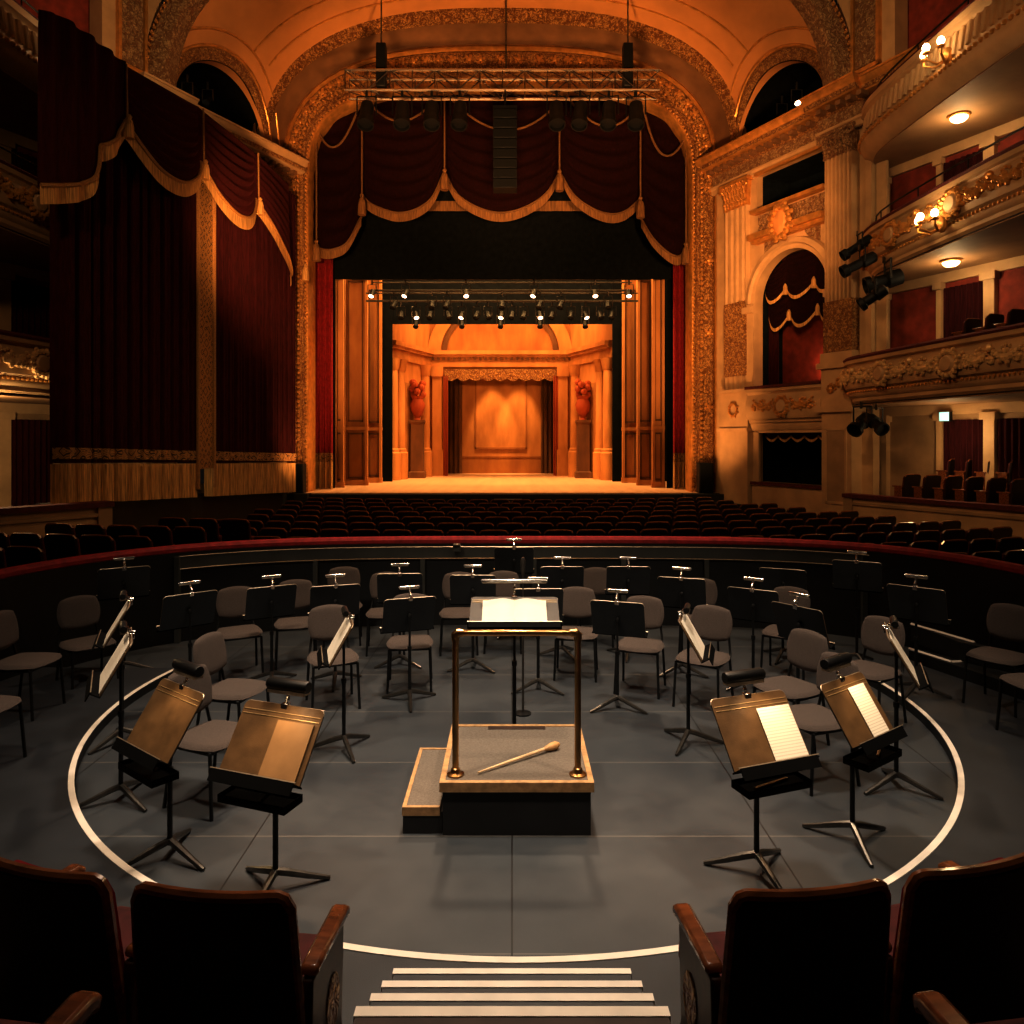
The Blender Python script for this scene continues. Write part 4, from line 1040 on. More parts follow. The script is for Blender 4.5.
LIGHTS = []
def light(kind, loc, energy, col=(1,.7,.4), size=.1, to=None, spot=60, blend=.6, size_y=None, name='lamp'):
    ld = bpy.data.lights.new(name, kind); ld.energy = energy; ld.color = col
    if kind == 'AREA':
        ld.size = size
        if size_y: ld.shape = 'RECTANGLE'; ld.size_y = size_y
    else: ld.shadow_soft_size = size
    if kind == 'SPOT': ld.spot_size = math.radians(spot); ld.spot_blend = blend
    o = bpy.data.objects.new(name, ld); C.objects.link(o); o.location = loc
    if to is not None: o.rotation_euler = (Vector(to)-Vector(loc)).to_track_quat('-Z', 'Y').to_euler()
    return o
def find_s(fn, px, lo=0, hi=14):
    best = min((abs((fn(s_/50, -.3, 5).x/fn(s_/50, -.3, 5).y*F+CX)-px), s_/50) for s_ in range(int(lo*50), int(hi*50)))
    return best[1]
def sconce(k, left, px, zc, lab):
    fn = BAL[(k, left)][1]; s_ = find_s(fn, px, 1.5); p0, p1, pt = fn(s_, -.28, zc), fn(s_, -.6, zc), fn(s_+.1, -.28, zc)
    t = thing('wall_sconce', lab, 'lamp', fn(s_, -.27, zc))
    nr = (p1-p0).normalized(); tg = (pt-p0).normalized()
    mb = MB(); mb.ball((0, 0, 0), (.10, .10, .17), 10, 6); arms, bl = MB(), []
    for q in (-1, 0, 1):
        e = nr*(.30 if q else .42)+tg*(q*.26)
        arms.tube([Vector((0, 0, -.05)), e*.5+Vector((0, 0, -.16)), e+Vector((0, 0, -.08)), e+Vector((0, 0, .04))], .022, 6)
        arms.lathe([(.03, .0), (.075, .03), (.06, .06)], 8, Matrix.Translation(e)); bl.append(e)
    mb.build('backplate', M['goldplain'], t); arms.build('arms', M['goldplain'], t)
    for e in bl: MB().ball(e+Vector((0, 0, .14)), (.068, .068, .08), 10, 7).build('globe', M['bulb'], t)
    light('POINT', fn(s_, -.85, zc+.25), 26, (1,.68,.34), .12, name='sconce_glow')
sconce(2, False, 946, 9.75, 'lit gold wall sconce on the front of the top balcony at right')
sconce(1, False, 940, 6.62, 'lit gold wall sconce on the front of the middle balcony at right')
sconce(2, True, 70, 10.15, 'lit gold wall sconce on the top balcony above the left curtain')
def dome(px, py, z, lab):
    Y = (z-CAMH)*F/(HZ-py); p = ((px-CX)/F*Y, Y, z)
    t = thing('ceiling_lamp', lab, 'lamp', p)
    MB().lathe([(.21, 0), (.21, -.04), (.18, -.05), (.0, -.05)], 18).build('rim', M['goldplain'], t)
    MB().lathe([(.175, -.04), (.16, -.085), (.105, -.13), (0, -.15)], 16).build('glass_dome', M['dome'], t)
    light('POINT', (p[0], p[1], z-.42), 45, (1,.7,.36), .15, name='dome_glow')
dome(959, 115, 9.15, 'glowing dome lamp under the top balcony at right')
dome(951, 260, 6.3, 'glowing dome lamp under the middle balcony at right')
light('POINT', (9.4, 15.9, 2.6), 42, (1,.66,.32), .2, name='gallery_glow')
light('POINT', (9.9, 12.2, 2.9), 20, (1,.66,.32), .2, name='gallery_glow')
light('POINT', (-9.3, 13.0, 2.7), 150, (1,.68,.34), .2, name='gallery_glow')
light('POINT', (-10.6, 12.0, 5.6), 5, (1,.55,.3), .2, name='gallery_glow')
def exit_sign():
    u = SU(950.5); S = SF(False); z = SZ(950.5, 416.7)
    p = S @ Vector((u, -.16, z)); t = thing('exit_sign', 'small glowing pale green lit sign over the curtained doorway at right', 'sign', p)
    R = S.to_3x3().to_4x4()
    MB().box(-.125, -.05, -.11, .125, .05, .11, R).build('housing', M['metal'], t); MB().box(-.115, -.06, -.10, .115, -.05, .10, R).build('panel', M['exit'], t)
exit_sign()
# black profile spots clamped to the middle and lower balconies
def profile(p, dirv, L, r, lab):
    t = thing('profile_spotlight', lab, 'stage light', p); dv = Vector(dirv).normalized(); q = dv.to_track_quat('Z', 'Y').to_matrix().to_4x4()
    MB().lathe([(r*.5, -L*.5), (r*.9, -L*.45), (r, -L*.1), (r*.75, -L*.05), (r*.75, L*.3), (r*1.05, L*.34), (r*1.05, L*.5), (r*.9, L*.5), (r*.85, L*.4), (0, L*.4)], 12, q).build('body', M['black_gloss'], t)
    MB().tube([q @ Vector((-r*1.3, 0, -L*.1)), q @ Vector((-r*1.3, 0, -L*.1))+Vector((0, 0, r*2.2)), q @ Vector((r*1.3, 0, -L*.1))+Vector((0, 0, r*2.2)), q @ Vector((r*1.3, 0, -L*.1))], r*.13, 5).build('yoke', M['metal'], t)
    MB().tube([Vector((0, 0, r*2.2)), Vector((.1, .2, r*3.4))], r*.2, 6).build('clamp', M['steel'], t)
profile(PY(857, 247, 16.9), (-.8, .1, -.52), 0.760, 0.120, 'upper black profile spotlight clamped to the end of the middle balcony')
profile(PY(859, 264, 16.4), (-.85, .1, -.42), 0.800, 0.136, 'lower black profile spotlight clamped to the end of the middle balcony')
profile(PY(884, 281, 16.4), (-.9, .2, -.25), 0.800, 0.192, 'bulky black spotlight hanging under the end of the middle balcony')
profile(PY(873, 297, 15.6), (-.7, .3, -.5), .6, .14, 'small black spotlight lowest under the end of the middle balcony')
profile(PY(861, 424, 17.0), (-.5, -.3, -.35), .6, .17, 'left black spotlight of the pair under the lowest balcony')
profile(PY(876, 424, 16.5), (.1, -.6, -.35), .55, .15, 'right black spotlight of the pair under the lowest balcony')
for left, ps in ((False, ((2.3, 12.15, 0), (3.4, 12.2, 1), (1.75, 11.98, 0))), (True, ((3.3, 12.9, 0), (2.2, 12.2, 1), (2.9, 12.1, 0)))):
    for i, (u, z, g) in enumerate(ps):
        p = WF(left) @ Vector((u, .7, z))
        put_can(1 if i == 0 else 0, p, '%s spotlight standing in the dark lunette above the %s cornice' % (('glowing', 'rear unlit', 'front unlit')[i], 'left' if left else 'right'), 0)
# ------------------------------------------------------------------ audience seats between the pit and the stage
aud = thing('audience_seat', 'x', 'seat', (0, 0, 0), 0, 'audience seats between the pit and the stage')
def back_shape(w2, z0, z1, crown=.008, n=12):
    pts = [(-w2*.94, z0)]
    for i in range(n+1):
        t = i/n; x = -w2+2*w2*t; e = 1-abs(2*t-1)**16
        pts.append((x, z1-.05+.05*e+crown*(1-(2*t-1)**2)))
    pts.append((w2*.94, z0)); return pts
Rk = Matrix.Rotation(math.radians(9), 4, 'X')
mb = MB(); mb.prism(back_shape(.25, .32, .90), -.05, .0, Matrix.Translation((0, .0, 0)) @ Rk); mb.build('backrest', M['seatback'], aud)
mb = MB(); mb.prism(back_shape(.22, .42, .86), .0, .07, Rk); mb.build('back_cushion', M['seatred'], aud)
mb = MB(); mb.tube([Rk @ Vector((x, -.025, z)) for x, z in back_shape(.25, .7, .905)[1:-1]], .018, 5); mb.build('top_rail', M['woodrim'], aud)
mb = MB(); mb.box(-.22, .04, .36, .22, .14, .60); mb.build('seat', M['seatred'], aud, bevel=.03)
mb = MB(); mb.box(-.275, -.08, .56, -.225, .26, .60); mb.box(-.265, -.05, 0, -.235, .2, .56); mb.build('armrest', M['woodrim'], aud, bevel=.01)
def side_ok(x, y):
    if abs(x) > .70*y+.2: return False
    a_, n_ = (5.4, 4.0) if x > 0 else (5.3, 3.2)
    if (abs(x)/(a_+.45))**n_+(abs(y-5)/5.62)**n_ < 1 or y < 6: return False
    # left: parapet then curtain base; right: parapet then stage boxes
    lx = -6.98-(12.75-y)*.705+.40 if y < 12.75 else -6.98+.06*(y-12.75)+.85
    rx = 10.6-(y-12.3)*.51-.55 if y < 17.5 else 7.95-.476*(y-17.5)*1.0-.9
    return lx < x < rx
RISE = [(-5.95, 6), (-5.95, 8.4), (-5.0, 10.3), (-4.4, 12.8), (-6.7, 13.2), (-9.2, 9.7), (-9.2, 6)]
def in_poly(x, y, P):
    c = False
    for (x0, y0), (x1, y1) in zip(P, P[1:]+P[:1]):
        if (y0 > y) != (y1 > y) and x < (x1-x0)*(y-y0)/(y1-y0)+x0: c = not c
    return c
struct(MB().slab(RISE[::-1], -.02, .28).build('floor_rise', M['stairbrown'], smooth=False))
first = True; nseat = 0
for r in range(-3, 9):
    R_ = 29.0-1.12*r; row = []
    kmax = int(11/.57)
    for k in range(-kmax, kmax+1):
        off = .285 if r % 2 else 0
        an = (k*.57+off)/R_
        x, y = XC+R_*math.sin(an), 40-R_*math.cos(an)
        if y > 22.2 or not side_ok(x, y): continue
        row.append((x, y, math.atan2(40-y, XC-x)-PI/2))
    for i, (x, y, rz) in enumerate(row):
        lab = 'dark red audience seat, %s row counted from the pit rail, %s from the left' % (ordn(r+3), ordn(i))
        z_ = .28 if in_poly(x, y, RISE) else 0
        if first: aud.location = (x, y, z_); aud.rotation_euler.z = rz; aud['label'] = lab; first = False
        else: dup(aud, (x, y, z_), rz, lab, 'audience seats between the pit and the stage')
        nseat += 1
print('audience seats', nseat)
# seats in the boxes at right
gs = MB(); gs.slab([(8.35, 17.6), (11.0, 12.4), (12.6, 12.0), (9.5, 18.3)], -.05, .95); gs.slab([(9.2, 17.6), (11.75, 12.5), (12.6, 12.0), (9.5, 18.3)], .95, 1.3)
struct(gs.build('floor_box', M['stairbrown'], smooth=False))
grp = 'red seats in the boxes at right'
for r, (zb, xs) in enumerate(((.95, (908, 928, 949, 970, 992, 1015)), (1.3, (952, 970, 991, 1013)))):
    for i, px in enumerate(xs):
        q = (px-CX)/F
        # line parallel to the parapet, set back from it
        ox, oy = (8.62, 17.6) if r == 0 else (9.5, 17.75)
        t = (q*oy-ox)/(.51+q) if False else (q*oy-ox)/(.51+q)
        dup(aud, (ox+.51*t, oy-t, zb), .35, 'red seat in the ground-level box at right, %s row, %s from the left' % (('front', 'rear')[r], ordn(i)), grp, (.92, .8, .86))
ts_ = MB(); ts_.slab([(8.6, 17.6), (9.25, 12.6), (9.6, 11), (11.2, 11), (10.6, 14.8), (9.4, 17.9)], 3.55, 4.25)
struct(ts_.build('floor_gallery_step', M['stairbrown'], smooth=False))
for i, px in enumerate((968, 990, 1012)):
    q = (px-CX)/F; t = (q*17.6-9.0)/(.16+q); dup(aud, (9.0+.16*t, 17.6-t, 4.25), .3, 'red seat in the lowest balcony at right, %s from the left' % ordn(i), grp, (.8,)*3)

# ------------------------------------------------------------------ pit wall with velvet rail
PY0, PB = 5.0, 5.0
def pit_par(x): return (5.4, 4.0) if x > 0 else (5.3, 3.2)
def pit_y(x, off=0):
    a, n = pit_par(x); return PY0+(PB+off)*max(0, 1-(abs(x)/(a+off))**n)**(1/n)
def pit_path(off, n=60, xr=None):
    out = []
    for side in (1, -1):
        a, e = pit_par(side); seg = []
        for k in range(n+1):
            th = PI/2*k/n; seg.append((side*(a+off)*math.cos(th)**(2/e), PY0+(PB+off)*math.sin(th)**(2/e)))
        out += seg if side > 0 else seg[::-1][1:]
    if xr is None: return [(5.4+off, 1.4)]+out+[(-5.3-off, 1.4)]
    return [p for p in out if xr[0] <= p[0]/p[1] <= xr[1] and p[1] > PY0+.5]
pts = pit_path(0)
pw = struct(MB().sweep([(.0, 0), (.0, 1.1), (-.16, 1.1), (-.16, 0)], pts[::-1]).build('wall_pit', M['pitwall'], smooth=True))
XRB = ((172-CX)/F, (870-CX)/F)
MB().sweep([(.0, .90), (.03, .90), (.03, 1.06), (.0, 1.06)], pit_path(0, 60, XRB)[::-1]).build('upper_band', M['pitband'], pw)
e1 = MB()
for z in (.905, 1.06): e1.tube([(x, y, z) for x, y in pit_path(-.03, 60, XRB)], .006, 5)
e1.build('band_edge', M['edge'], pw)
bp_ = pit_path(-.0, 60, XRB)
for x, y, zt in ((*bp_[0], 1.06), (*bp_[-1], 1.06), (-2.6, pit_y(-2.6), .9), (2.6, pit_y(2.6), .9), (.3, pit_y(.3), .9), (-1.2, pit_y(-1.2), .9), (1.5, pit_y(1.5), .9)):
    MB().box(x-.03, y-.06, 0, x+.03, y+.0, zt).build('post', M['pitband'], pw, smooth=False)
MB().tube([(x, y, 1.13) for x, y in pit_path(.07)], .065, 10).build('velvet_rail', M['rail_red'], pw)
# raised outer floor with its white edge strip
RC = (0.03, 7.1); RR = 3.64
ring = [(RC[0]+RR*math.cos(math.radians(-90+s_)), RC[1]+RR*math.sin(math.radians(-90+s_))) for s_ in [(-102+204*i/120) for i in range(121)]]
ow = [(5.36, 7.0), (5.38, 6.0), (5.38, 5.0)]
polyR = [p for p in ring if p[0] >= .03-1e-6]; polyL = [p for p in ring if p[0] <= .03+1e-6]
poly = polyR[:]+[(5.15, polyR[-1][1]+.02)]+ow+[(5.38, 1.7), (.03, 1.7)]
polm = MB(); polm.slab(poly[::-1] if False else poly, .0, .08)
rl = [(max(-x+.06, -5.28) if y < 7 else -x+.06, y) for x, y in poly]; rl = [((-5.0, y) if (x < -4.9 and y > 7.4) else (x, y)) for x, y in rl]
polm.slab(rl, .0, .08)
plat = struct(polm.build('floor_platform', M['platform'], smooth=False))
ss = MB()
ss.sweep([(.0, .079), (.0, .0845), (.040, .0845), (.040, .079)], ring).build('edge_strip', M['white'], plat)
MB().sweep([(-.003, .0), (-.003, .079), (.0, .079)], ring).build('riser', M['pitwall'], plat)
# low steps at the right of the pit
for i, (z0, z1, p, lab) in enumerate(((0, .20, [(909, 648.7), (951.5, 662), (971, 661)], 'lower black step with a white edge below the right side of the pit wall'), (.206, .40, [(911, 624), (974.6, 642.6)], 'upper black step with a white edge below the right side of the pit wall'))):
    f = [PZ(a, b, z1) for a, b in p]; f = [Vector((v_.x, v_.y)) for v_ in f]
    bk = [Vector((5.2, 7.0)), Vector((4.9, 7.35)), Vector((4.45, 7.85)), Vector((4.35, 8.05))]
    if i == 0: pl = [f[0], f[1], f[2], Vector((5.35, 6.5)), Vector((4.4, 7.95))]
    else: pl = [f[0], f[1], Vector((5.1, 7.0)), Vector((4.65, 7.7))]
    pl = [Vector((v_.x, min(v_.y, pit_y(v_.x+.05)-.06))) for v_ in pl]
    stp = thing('pit_step', lab, 'step', (0, 0, 0))
    pl = sorted(pl, key=lambda v_: math.atan2(v_.y-sum(q.y for q in pl)/len(pl), v_.x-sum(q.x for q in pl)/len(pl)))
    MB().slab([tuple(q) for q in pl], z0+.08 if i == 0 else z0, z1).build('step_block', M['pitwall'], stp, smooth=False)
    mb = MB()
    for a, b in zip(f, f[1:]): mb.tube([(a.x, a.y, z1), (b.x, b.y, z1)], .016, 4)
    mb.build('edge_strip', M['white'], stp, smooth=False)

# ------------------------------------------------------------------ aisle steps and foreground seats
prev = 0
sx = thing('aisle_steps', 'four dark steps with white edges leading down to the pit between the foreground seats', 'steps')
YB2 = .9
for i, (Y, z) in enumerate(((3.346, .105), (3.06, .258), (2.815, .389), (2.54, .55))):
    MB().box(-.53, YB2, 0 if i == 0 else z-.16, .53, Y, z).build('tread', M['platform'] if i < 3 else M['stairbrown'], sx, smooth=False)
    MB().box(-.536, Y-(.030, .032, .034, .040)[i], z-.03, .536, Y+.004, z+.004).build('nosing', M['white'], sx, smooth=False)
lf = MB(); lf.slab([(.6, .3), (.6, 2.45), (1.2, 2.6), (2.2, 3.0), (3.4, 3.4), (5.5, 3.4), (5.5, .3)], .08, .35); lf.slab([(-.6, .3), (-.6, 2.45), (-1.2, 2.6), (-2.2, 3.0), (-3.4, 3.4), (-5.5, 3.4), (-5.5, .3)], .08, .35)
lf.box(-5.5, -2.9, 0, 5.5, .3, .75); lf.slab([(.6, .3), (.6, 1.35), (2.2, 1.7), (4, 2.1), (4, .3)], .35, .75); lf.slab([(-.6, .3), (-.6, 1.35), (-2.2, 1.7), (-4, 2.1), (-4, .3)], .35, .75)
struct(lf.build('floor_terrace', M['stairbrown'], smooth=False))
Rk2 = Matrix.Rotation(math.radians(7), 4, 'X')
def bshape(w2, z0, z1, n=16, rc=.05):
    pts = [(-w2, z0)]
    for k in range(5): a = PI-PI/2*k/4; pts.append((-w2+rc+rc*math.cos(a), z1-rc+rc*math.sin(a)))
    for k in range(5): a = PI/2-PI/2*k/4; pts.append((w2-rc+rc*math.cos(a), z1-rc+rc*math.sin(a)))
    pts.append((w2, z0)); return pts
def curved(poly, y0, y1, cv):
    mb = MB().prism(poly, y0, y1)
    # add cross cuts for the curve of the shell
    return mb
def shell_grid(w2, z0, z1, y, cv, n=14, m_=10, rc=.05):
    def f(a, b):
        zt = z1
        x = (-w2+2*w2*a)
        e = max(0, abs(x)-(w2-rc)); zt = z1-(rc-math.sqrt(max(rc*rc-e*e, 0)))
        z = z0+(zt-z0)*b
        return Rk2 @ Vector((x*(1+.08*(1-b)), y+cv*(x/w2)**2, z))
    return f, n, m_
def shell_box(w2, z0, z1, y0, y1, cv, rc=.05, n=22, m_=4):
    mb = MB(); f0 = shell_grid(w2, z0, z1, y0, cv, rc=rc)[0]; f1 = shell_grid(w2, z0, z1, y1, cv, rc=rc)[0]
    mb.grid(f0, n, m_); mb.grid(f1, n, m_)
    b1 = (n+1)*(m_+1)
    per = [i for i in range(n+1)]+[(n+1)*j+n for j in range(1, m_+1)]+[(n+1)*m_+i for i in range(n-1, -1, -1)]+[(n+1)*j for j in range(m_-1, 0, -1)]
    L_ = len(per)
    mb.f += [(per[i], per[(i+1) % L_], b1+per[(i+1) % L_], b1+per[i]) for i in range(L_)]
    bmv = MB(); bmv.v, bmv.f = mb.v, mb.f; return bmv
def make_seat(sx_):
    fs = thing('theatre_seat', 'x', 'seat', (0, 0, 0), 0, 'foreground theatre seats')
    shell_box(.226, .30, .875, -.030, .0, .025, rc=.036).build('back_panel', M['seatback'], fs)
    f0 = shell_grid(.226, .30, .885, -.012, .025, rc=.040)[0]
    rim = [f0(0, b/8) for b in range(0, 8)]+[f0(a/30, 1) for a in range(31)]+[f0(1, 1-b/8) for b in range(1, 9)]
    MB().tube(rim, .017, 8).build('wooden_rim', M['woodrim'], fs)
    shell_box(.195, .45, .85, .0, .05, .025, rc=.06).build('back_cushion', M['velvet_l'], fs)
    mb = MB(); mb.box(-.215, .07, .34, .215, .42, .44); mb.build('seat_cushion', M['seatred'], fs, bevel=.035)
    def standard(x):
        sp_ = MB().prism([(-.12, 0), (.30, 0), (.22, .3), (.24, .60), (-.03, .60), (-.05, .3)], 0, .036, Matrix.Translation((x+.018, 0, 0)) @ Matrix.Rotation(PI/2, 4, 'Z')).build('side_panel', M['wood'], fs, bevel=.006)
        mb = MB()
        n = 12; ovp = [(.13+.055*math.cos(2*PI*k/n), .42+.085*math.sin(2*PI*k/n)) for k in range(n)]
        mb.prism(ovp, -.004, .040, Matrix.Translation((x+.018, 0, 0)) @ Matrix.Rotation(PI/2, 4, 'Z')); mb.build('medallion', M['gold'], sp_)
        ar = MB(); nA = 8
        prof = [(-.02, .60), (.0, .60), (.25, .60), (.27, .585), (.28, .625), (.25, .64), (.05, .635), (-.02, .63)]
        ar.prism(prof, -.010, .046, Matrix.Translation((x+.018, 0, 0)) @ Matrix.Rotation(PI/2, 4, 'Z')); ar.build('armrest', M['woodrim'], fs, bevel=.012)
    standard(sx_)
    return fs
protoL, protoR = make_seat(.250), make_seat(-.250)
seats = [(-.83, 2.165, .36, -6, 'dark wooden theatre seat in the left foreground, next to the aisle steps'),
         (-1.365, 2.275, .36, -15, 'dark wooden theatre seat in the left foreground, second from the aisle steps'),
         (-1.87, 2.48, .36, -23, 'dark wooden theatre seat in the left foreground, third from the aisle, at the edge'),
         (.83, 2.175, .36, 7, 'dark wooden theatre seat in the right foreground, next to the aisle steps'),
         (1.355, 2.29, .36, 14, 'dark wooden theatre seat in the right foreground, second from the aisle steps'),
         (1.88, 2.50, .36, 23, 'dark wooden theatre seat in the right foreground, third from the aisle, at the edge'),
         (-1.14, 1.265, .755, -8, 'theatre seat of the nearest row, cut off at the bottom left corner'),
         (1.12, 1.265, .755, 8, 'theatre seat of the nearest row, cut off at the bottom right corner')]
for i, (x, y, z, a, lab) in enumerate(seats):
    s0 = protoL if x < 0 else protoR
    if i in (0, 3): s0.location = (x, y, z); s0.rotation_euler.z = math.radians(a); s0['label'] = lab
    else: dup(s0, (x, y, z), math.radians(a), lab)

# ------------------------------------------------------------------ podium, baton
pd = thing('conductor_podium', 'black conductor podium with grey carpet top, oak edging and brass rail', 'podium', (.03, 5.14, 0))
w2, d2, h = .488, .48, .336
MB().box(-w2+.02, -d2+.02, 0, w2-.02, d2-.02, h-.04).build('base_box', M['black'], pd, smooth=False)
MB().box(-w2+.035, -d2+.035, h-.04, w2-.035, d2-.035, h).build('carpet_top', M['carpet'], pd, smooth=False)
tm = MB()
for q in ((-w2, -d2, w2, -d2+.035), (-w2, d2-.035, w2, d2), (-w2, -d2+.035, -w2+.035, d2-.035), (w2-.035, -d2+.035, w2, d2-.035)): tm.box(q[0], q[1], h-.055, q[2], q[3], h+.006)
tm.build('oak_trim', M['oak'], pd, smooth=False)
MB().box(-.21, d2-.09, h, .22, d2-.036, h+.004).build('toe_strip', M['stairbrown'], pd, smooth=False)
st_ = MB().box(-w2-.235, -d2+.04, 0, -w2+.015, d2-.02, .14).build('step', M['black'], pd, smooth=False)
MB().box(-w2-.215, -d2+.06, .13, -w2, d2-.04, .165).build('step_carpet', M['carpet'], st_, smooth=False)
tm = MB()
for q in ((-w2-.24, -d2+.035, -w2, -d2+.06), (-w2-.24, d2-.04, -w2, d2-.015), (-w2-.24, -d2+.06, -w2-.215, d2-.04)): tm.box(q[0], q[1], .115, q[2], q[3], .17)
tm.build('step_trim', M['oak'], st_, smooth=False)
rx, ry, rz1 = .395, -d2+.12, 1.255
ra = MB(); ra.tube([(-rx, ry, h), (-rx, ry, rz1-.02), (-rx+.02, ry, rz1), (rx-.02, ry, rz1), (rx, ry, rz1-.02), (rx, ry, h)], .021, 12)
hr = ra.build('guard_rail', M['brass'], pd)
for s_ in (-1, 1):
    MB().lathe([(.055, 0), (.055, .012), (.035, .02), (.028, .045), (.021, .05)], 16, Matrix.Translation((s_*rx, ry, h))).build('flange', M['brass'], hr)
    MB().tube([(s_*(rx-.05), ry, rz1), (s_*(rx-.012), ry, rz1), (s_*rx, ry, rz1-.012), (s_*rx, ry, rz1-.05)], [.026, .029, .029, .026], 12).build('elbow', M['brass'], hr)
bp0, bp1 = PZ(478, 772.5, .350), PZ(559, 744, .367)
bt = thing('conductor_baton', 'pale wooden conductor baton with a bulbous handle lying on the podium carpet', 'baton', bp0)
dv = bp1-bp0
MB().tube([dv*0, dv*.3, dv*.82], [.006, .009, .012], 10).build('shaft', M['baton'], bt)
MB().tube([dv*.80, dv*.84, dv*.90, dv*.96, dv*1.0], [.012, .018, .027, .027, .012], 12).build('handle', M['cork'], bt)

# ------------------------------------------------------------------ music stands
def rounded(w_, h_, r, n=4):
    out = []
    for cx, cz, a0 in ((w_/2-r, h_/2-r, 0), (-w_/2+r, h_/2-r, PI/2), (-w_/2+r*.3, -h_/2+r*.3, PI), (w_/2-r*.3, -h_/2+r*.3, 1.5*PI)):
        rr = r if cz > 0 else r*.3
        for k in range(n+1): a = a0+PI/2*k/n; out.append((cx+rr*math.cos(a), cz+rr*math.sin(a)))
    return out
DESK = {}
def stand(key, lab, base, az, hz, tilt=24, w_=.5, h_=.35, lamp='bar', tray=False, feet=20, big=False, page=None, r=.28, grp='music stands around the pit'):
    x, y, z0 = base
    t = thing('music_stand', lab, 'music stand', (x, y, z0), math.radians(az+90), grp)
    D = Matrix.Translation((0, .0, hz)) @ Matrix.Rotation(-math.radians(tilt), 4, 'X')
    dk = MB().prism(rounded(w_, h_, .03), -.004, .002, D).build('desk', M['bronze_d' if lamp == 'long' else 'bronze'], t)
    MB().prism(rounded(w_, h_, .03), .002, .007, D).build('desk_back', M['deskback'], t)
    ed = MB(); ed.tube([D @ Vector((a, .001, b)) for a, b in rounded(w_, h_, .03)[:10]], .0045, 5); ed.build('desk_edge', M['edge'], dk)
    rg = MB()
    for zz in (h_/2-.045, h_/2-.07): rg.tube([D @ Vector((-w_/2+.01, -.004, zz)), D @ Vector((w_/2-.01, -.004, zz))], .0035, 5)
    rg.build('desk_ridge', M['ridge'], dk)
    lp = MB(); lp.box(-w_/2-.012, -.065, -h_/2-.004, w_/2+.012, .006, -h_/2+.004, D); lp.box(-w_/2, -.068, -h_/2-.055, w_/2, -.060, -h_/2+.012, D)
    lp.build('lip', M['lip'], t, smooth=False)
    le = MB(); le.tube([D @ Vector((-w_/2-.012, -.066, -h_/2+.012)), D @ Vector((w_/2+.012, -.066, -h_/2+.012))], .004, 4); le.build('lip_edge', M['edge'], t)
    po = MB().tube([(0, .03, .08), (0, .03, hz*.62)], .0155, 10).tube([(0, .03, hz*.62), (0, .03, hz-.02)], .011, 8)
    po.lathe([(.02, -.02), (.022, 0), (.02, .02)], 10, Matrix.Translation((0, .03, hz*.62))); po.ball((0, .03, hz-.01), (.024, .02, .03), 8, 5)
    po.build('pole', M['metal'], t)
    for k in range(3):
        a = math.radians(feet+120*k); c, s_ = math.cos(a), math.sin(a)
        MB().tube([(0, .03, .105), (c*r*.25, .03+s_*r*.25, .085), (c*r*.65, .03+s_*r*.65, .045), (c*r, .03+s_*r, .014), (c*r*1.06, .03+s_*r*1.06, .012)], [.022, .022, .018, .014, .010], 8).build('foot', M['steel'], t)
    if tray:
        tz = hz-h_/2*math.cos(math.radians(tilt))-.115; ty = -.10
        tb = MB(); tw, td = w_*.40, .075
        tb.box(-tw, ty-td, tz, tw, ty+td, tz+.006)
        for q in ((-tw-.004, ty-td-.004, tw+.004, ty-td), (-tw-.004, ty+td, tw+.004, ty+td+.004), (-tw-.004, ty-td, -tw, ty+td), (tw, ty-td, tw+.004, ty+td)): tb.box(q[0], q[1], tz-.01, q[2], q[3], tz+.032)
        tb.box(-.02, ty+td, tz, .02, .03, tz+.02)
        tb.build('accessory_tray', M['lip'], t, smooth=False); t['tray_z'] = tz+.006
    if lamp:
        top = D @ Vector((0, 0, h_/2))
        L, rr, up, fw = {'bar': (.20, .015, .095, -.05), 'big': (.27, .036, .105, .03), 'long': (.55, .016, .14, -.02), 'end': (.2, .026, .06, -.05)}[lamp]
        c = top+Vector((0, fw, up)); nk = MB()
        nk.tube([top, top+Vector((0, .02, up*.35)), c+Vector((0, .02, -.03)), c], .009, 7); 
        for q in (.25, .55, .8): nk.ball(top.lerp(c, q)+Vector((0, .012, 0)), .0145, 7, 5)
        mat_ = M['metal'] if lamp in ('big', 'end') else M['chrome']
        ls = MB().tube([c+Vector((-L/2, 0, 0)), c+Vector((-L/2+.012, 0, 0)), c+Vector((L/2-.012, 0, 0)), c+Vector((L/2, 0, 0))], [rr*.85, rr, rr, rr*.85], 12).build('lamp_shade', mat_, t)
        nk.build('lamp_neck', M['chrome'], ls)
        un = MB(); un.box(c.x-L/2+.01, c.y-rr*.8, c.z-rr*1.25, c.x+L/2-.01, c.y+rr*.8, c.z-rr*.75); un.build('reflector', M['edge'], ls, smooth=False)
        if lamp == 'big':
            RM = Matrix.Translation((x, y, z0)) @ Matrix.Rotation(math.radians(az+90), 4, 'Z')
            light('SPOT', RM @ (top+Vector((.05, -.13, .16))), 5.5, (1, .70, .40), .05, RM @ Vector((.06, -.03, hz)), 105, .8, name='desk_lamp')
        MB().box(-.022, top.y-.016, top.z-.028, .022, top.y+.02, top.z+.012).build('lamp_clamp', M['chrome'], t, bevel=.004)
    WM = Matrix.Translation((x, y, z0)) @ Matrix.Rotation(math.radians(az+90), 4, 'Z') @ D
    DESK[key] = (WM, w_, h_, t)
    return t
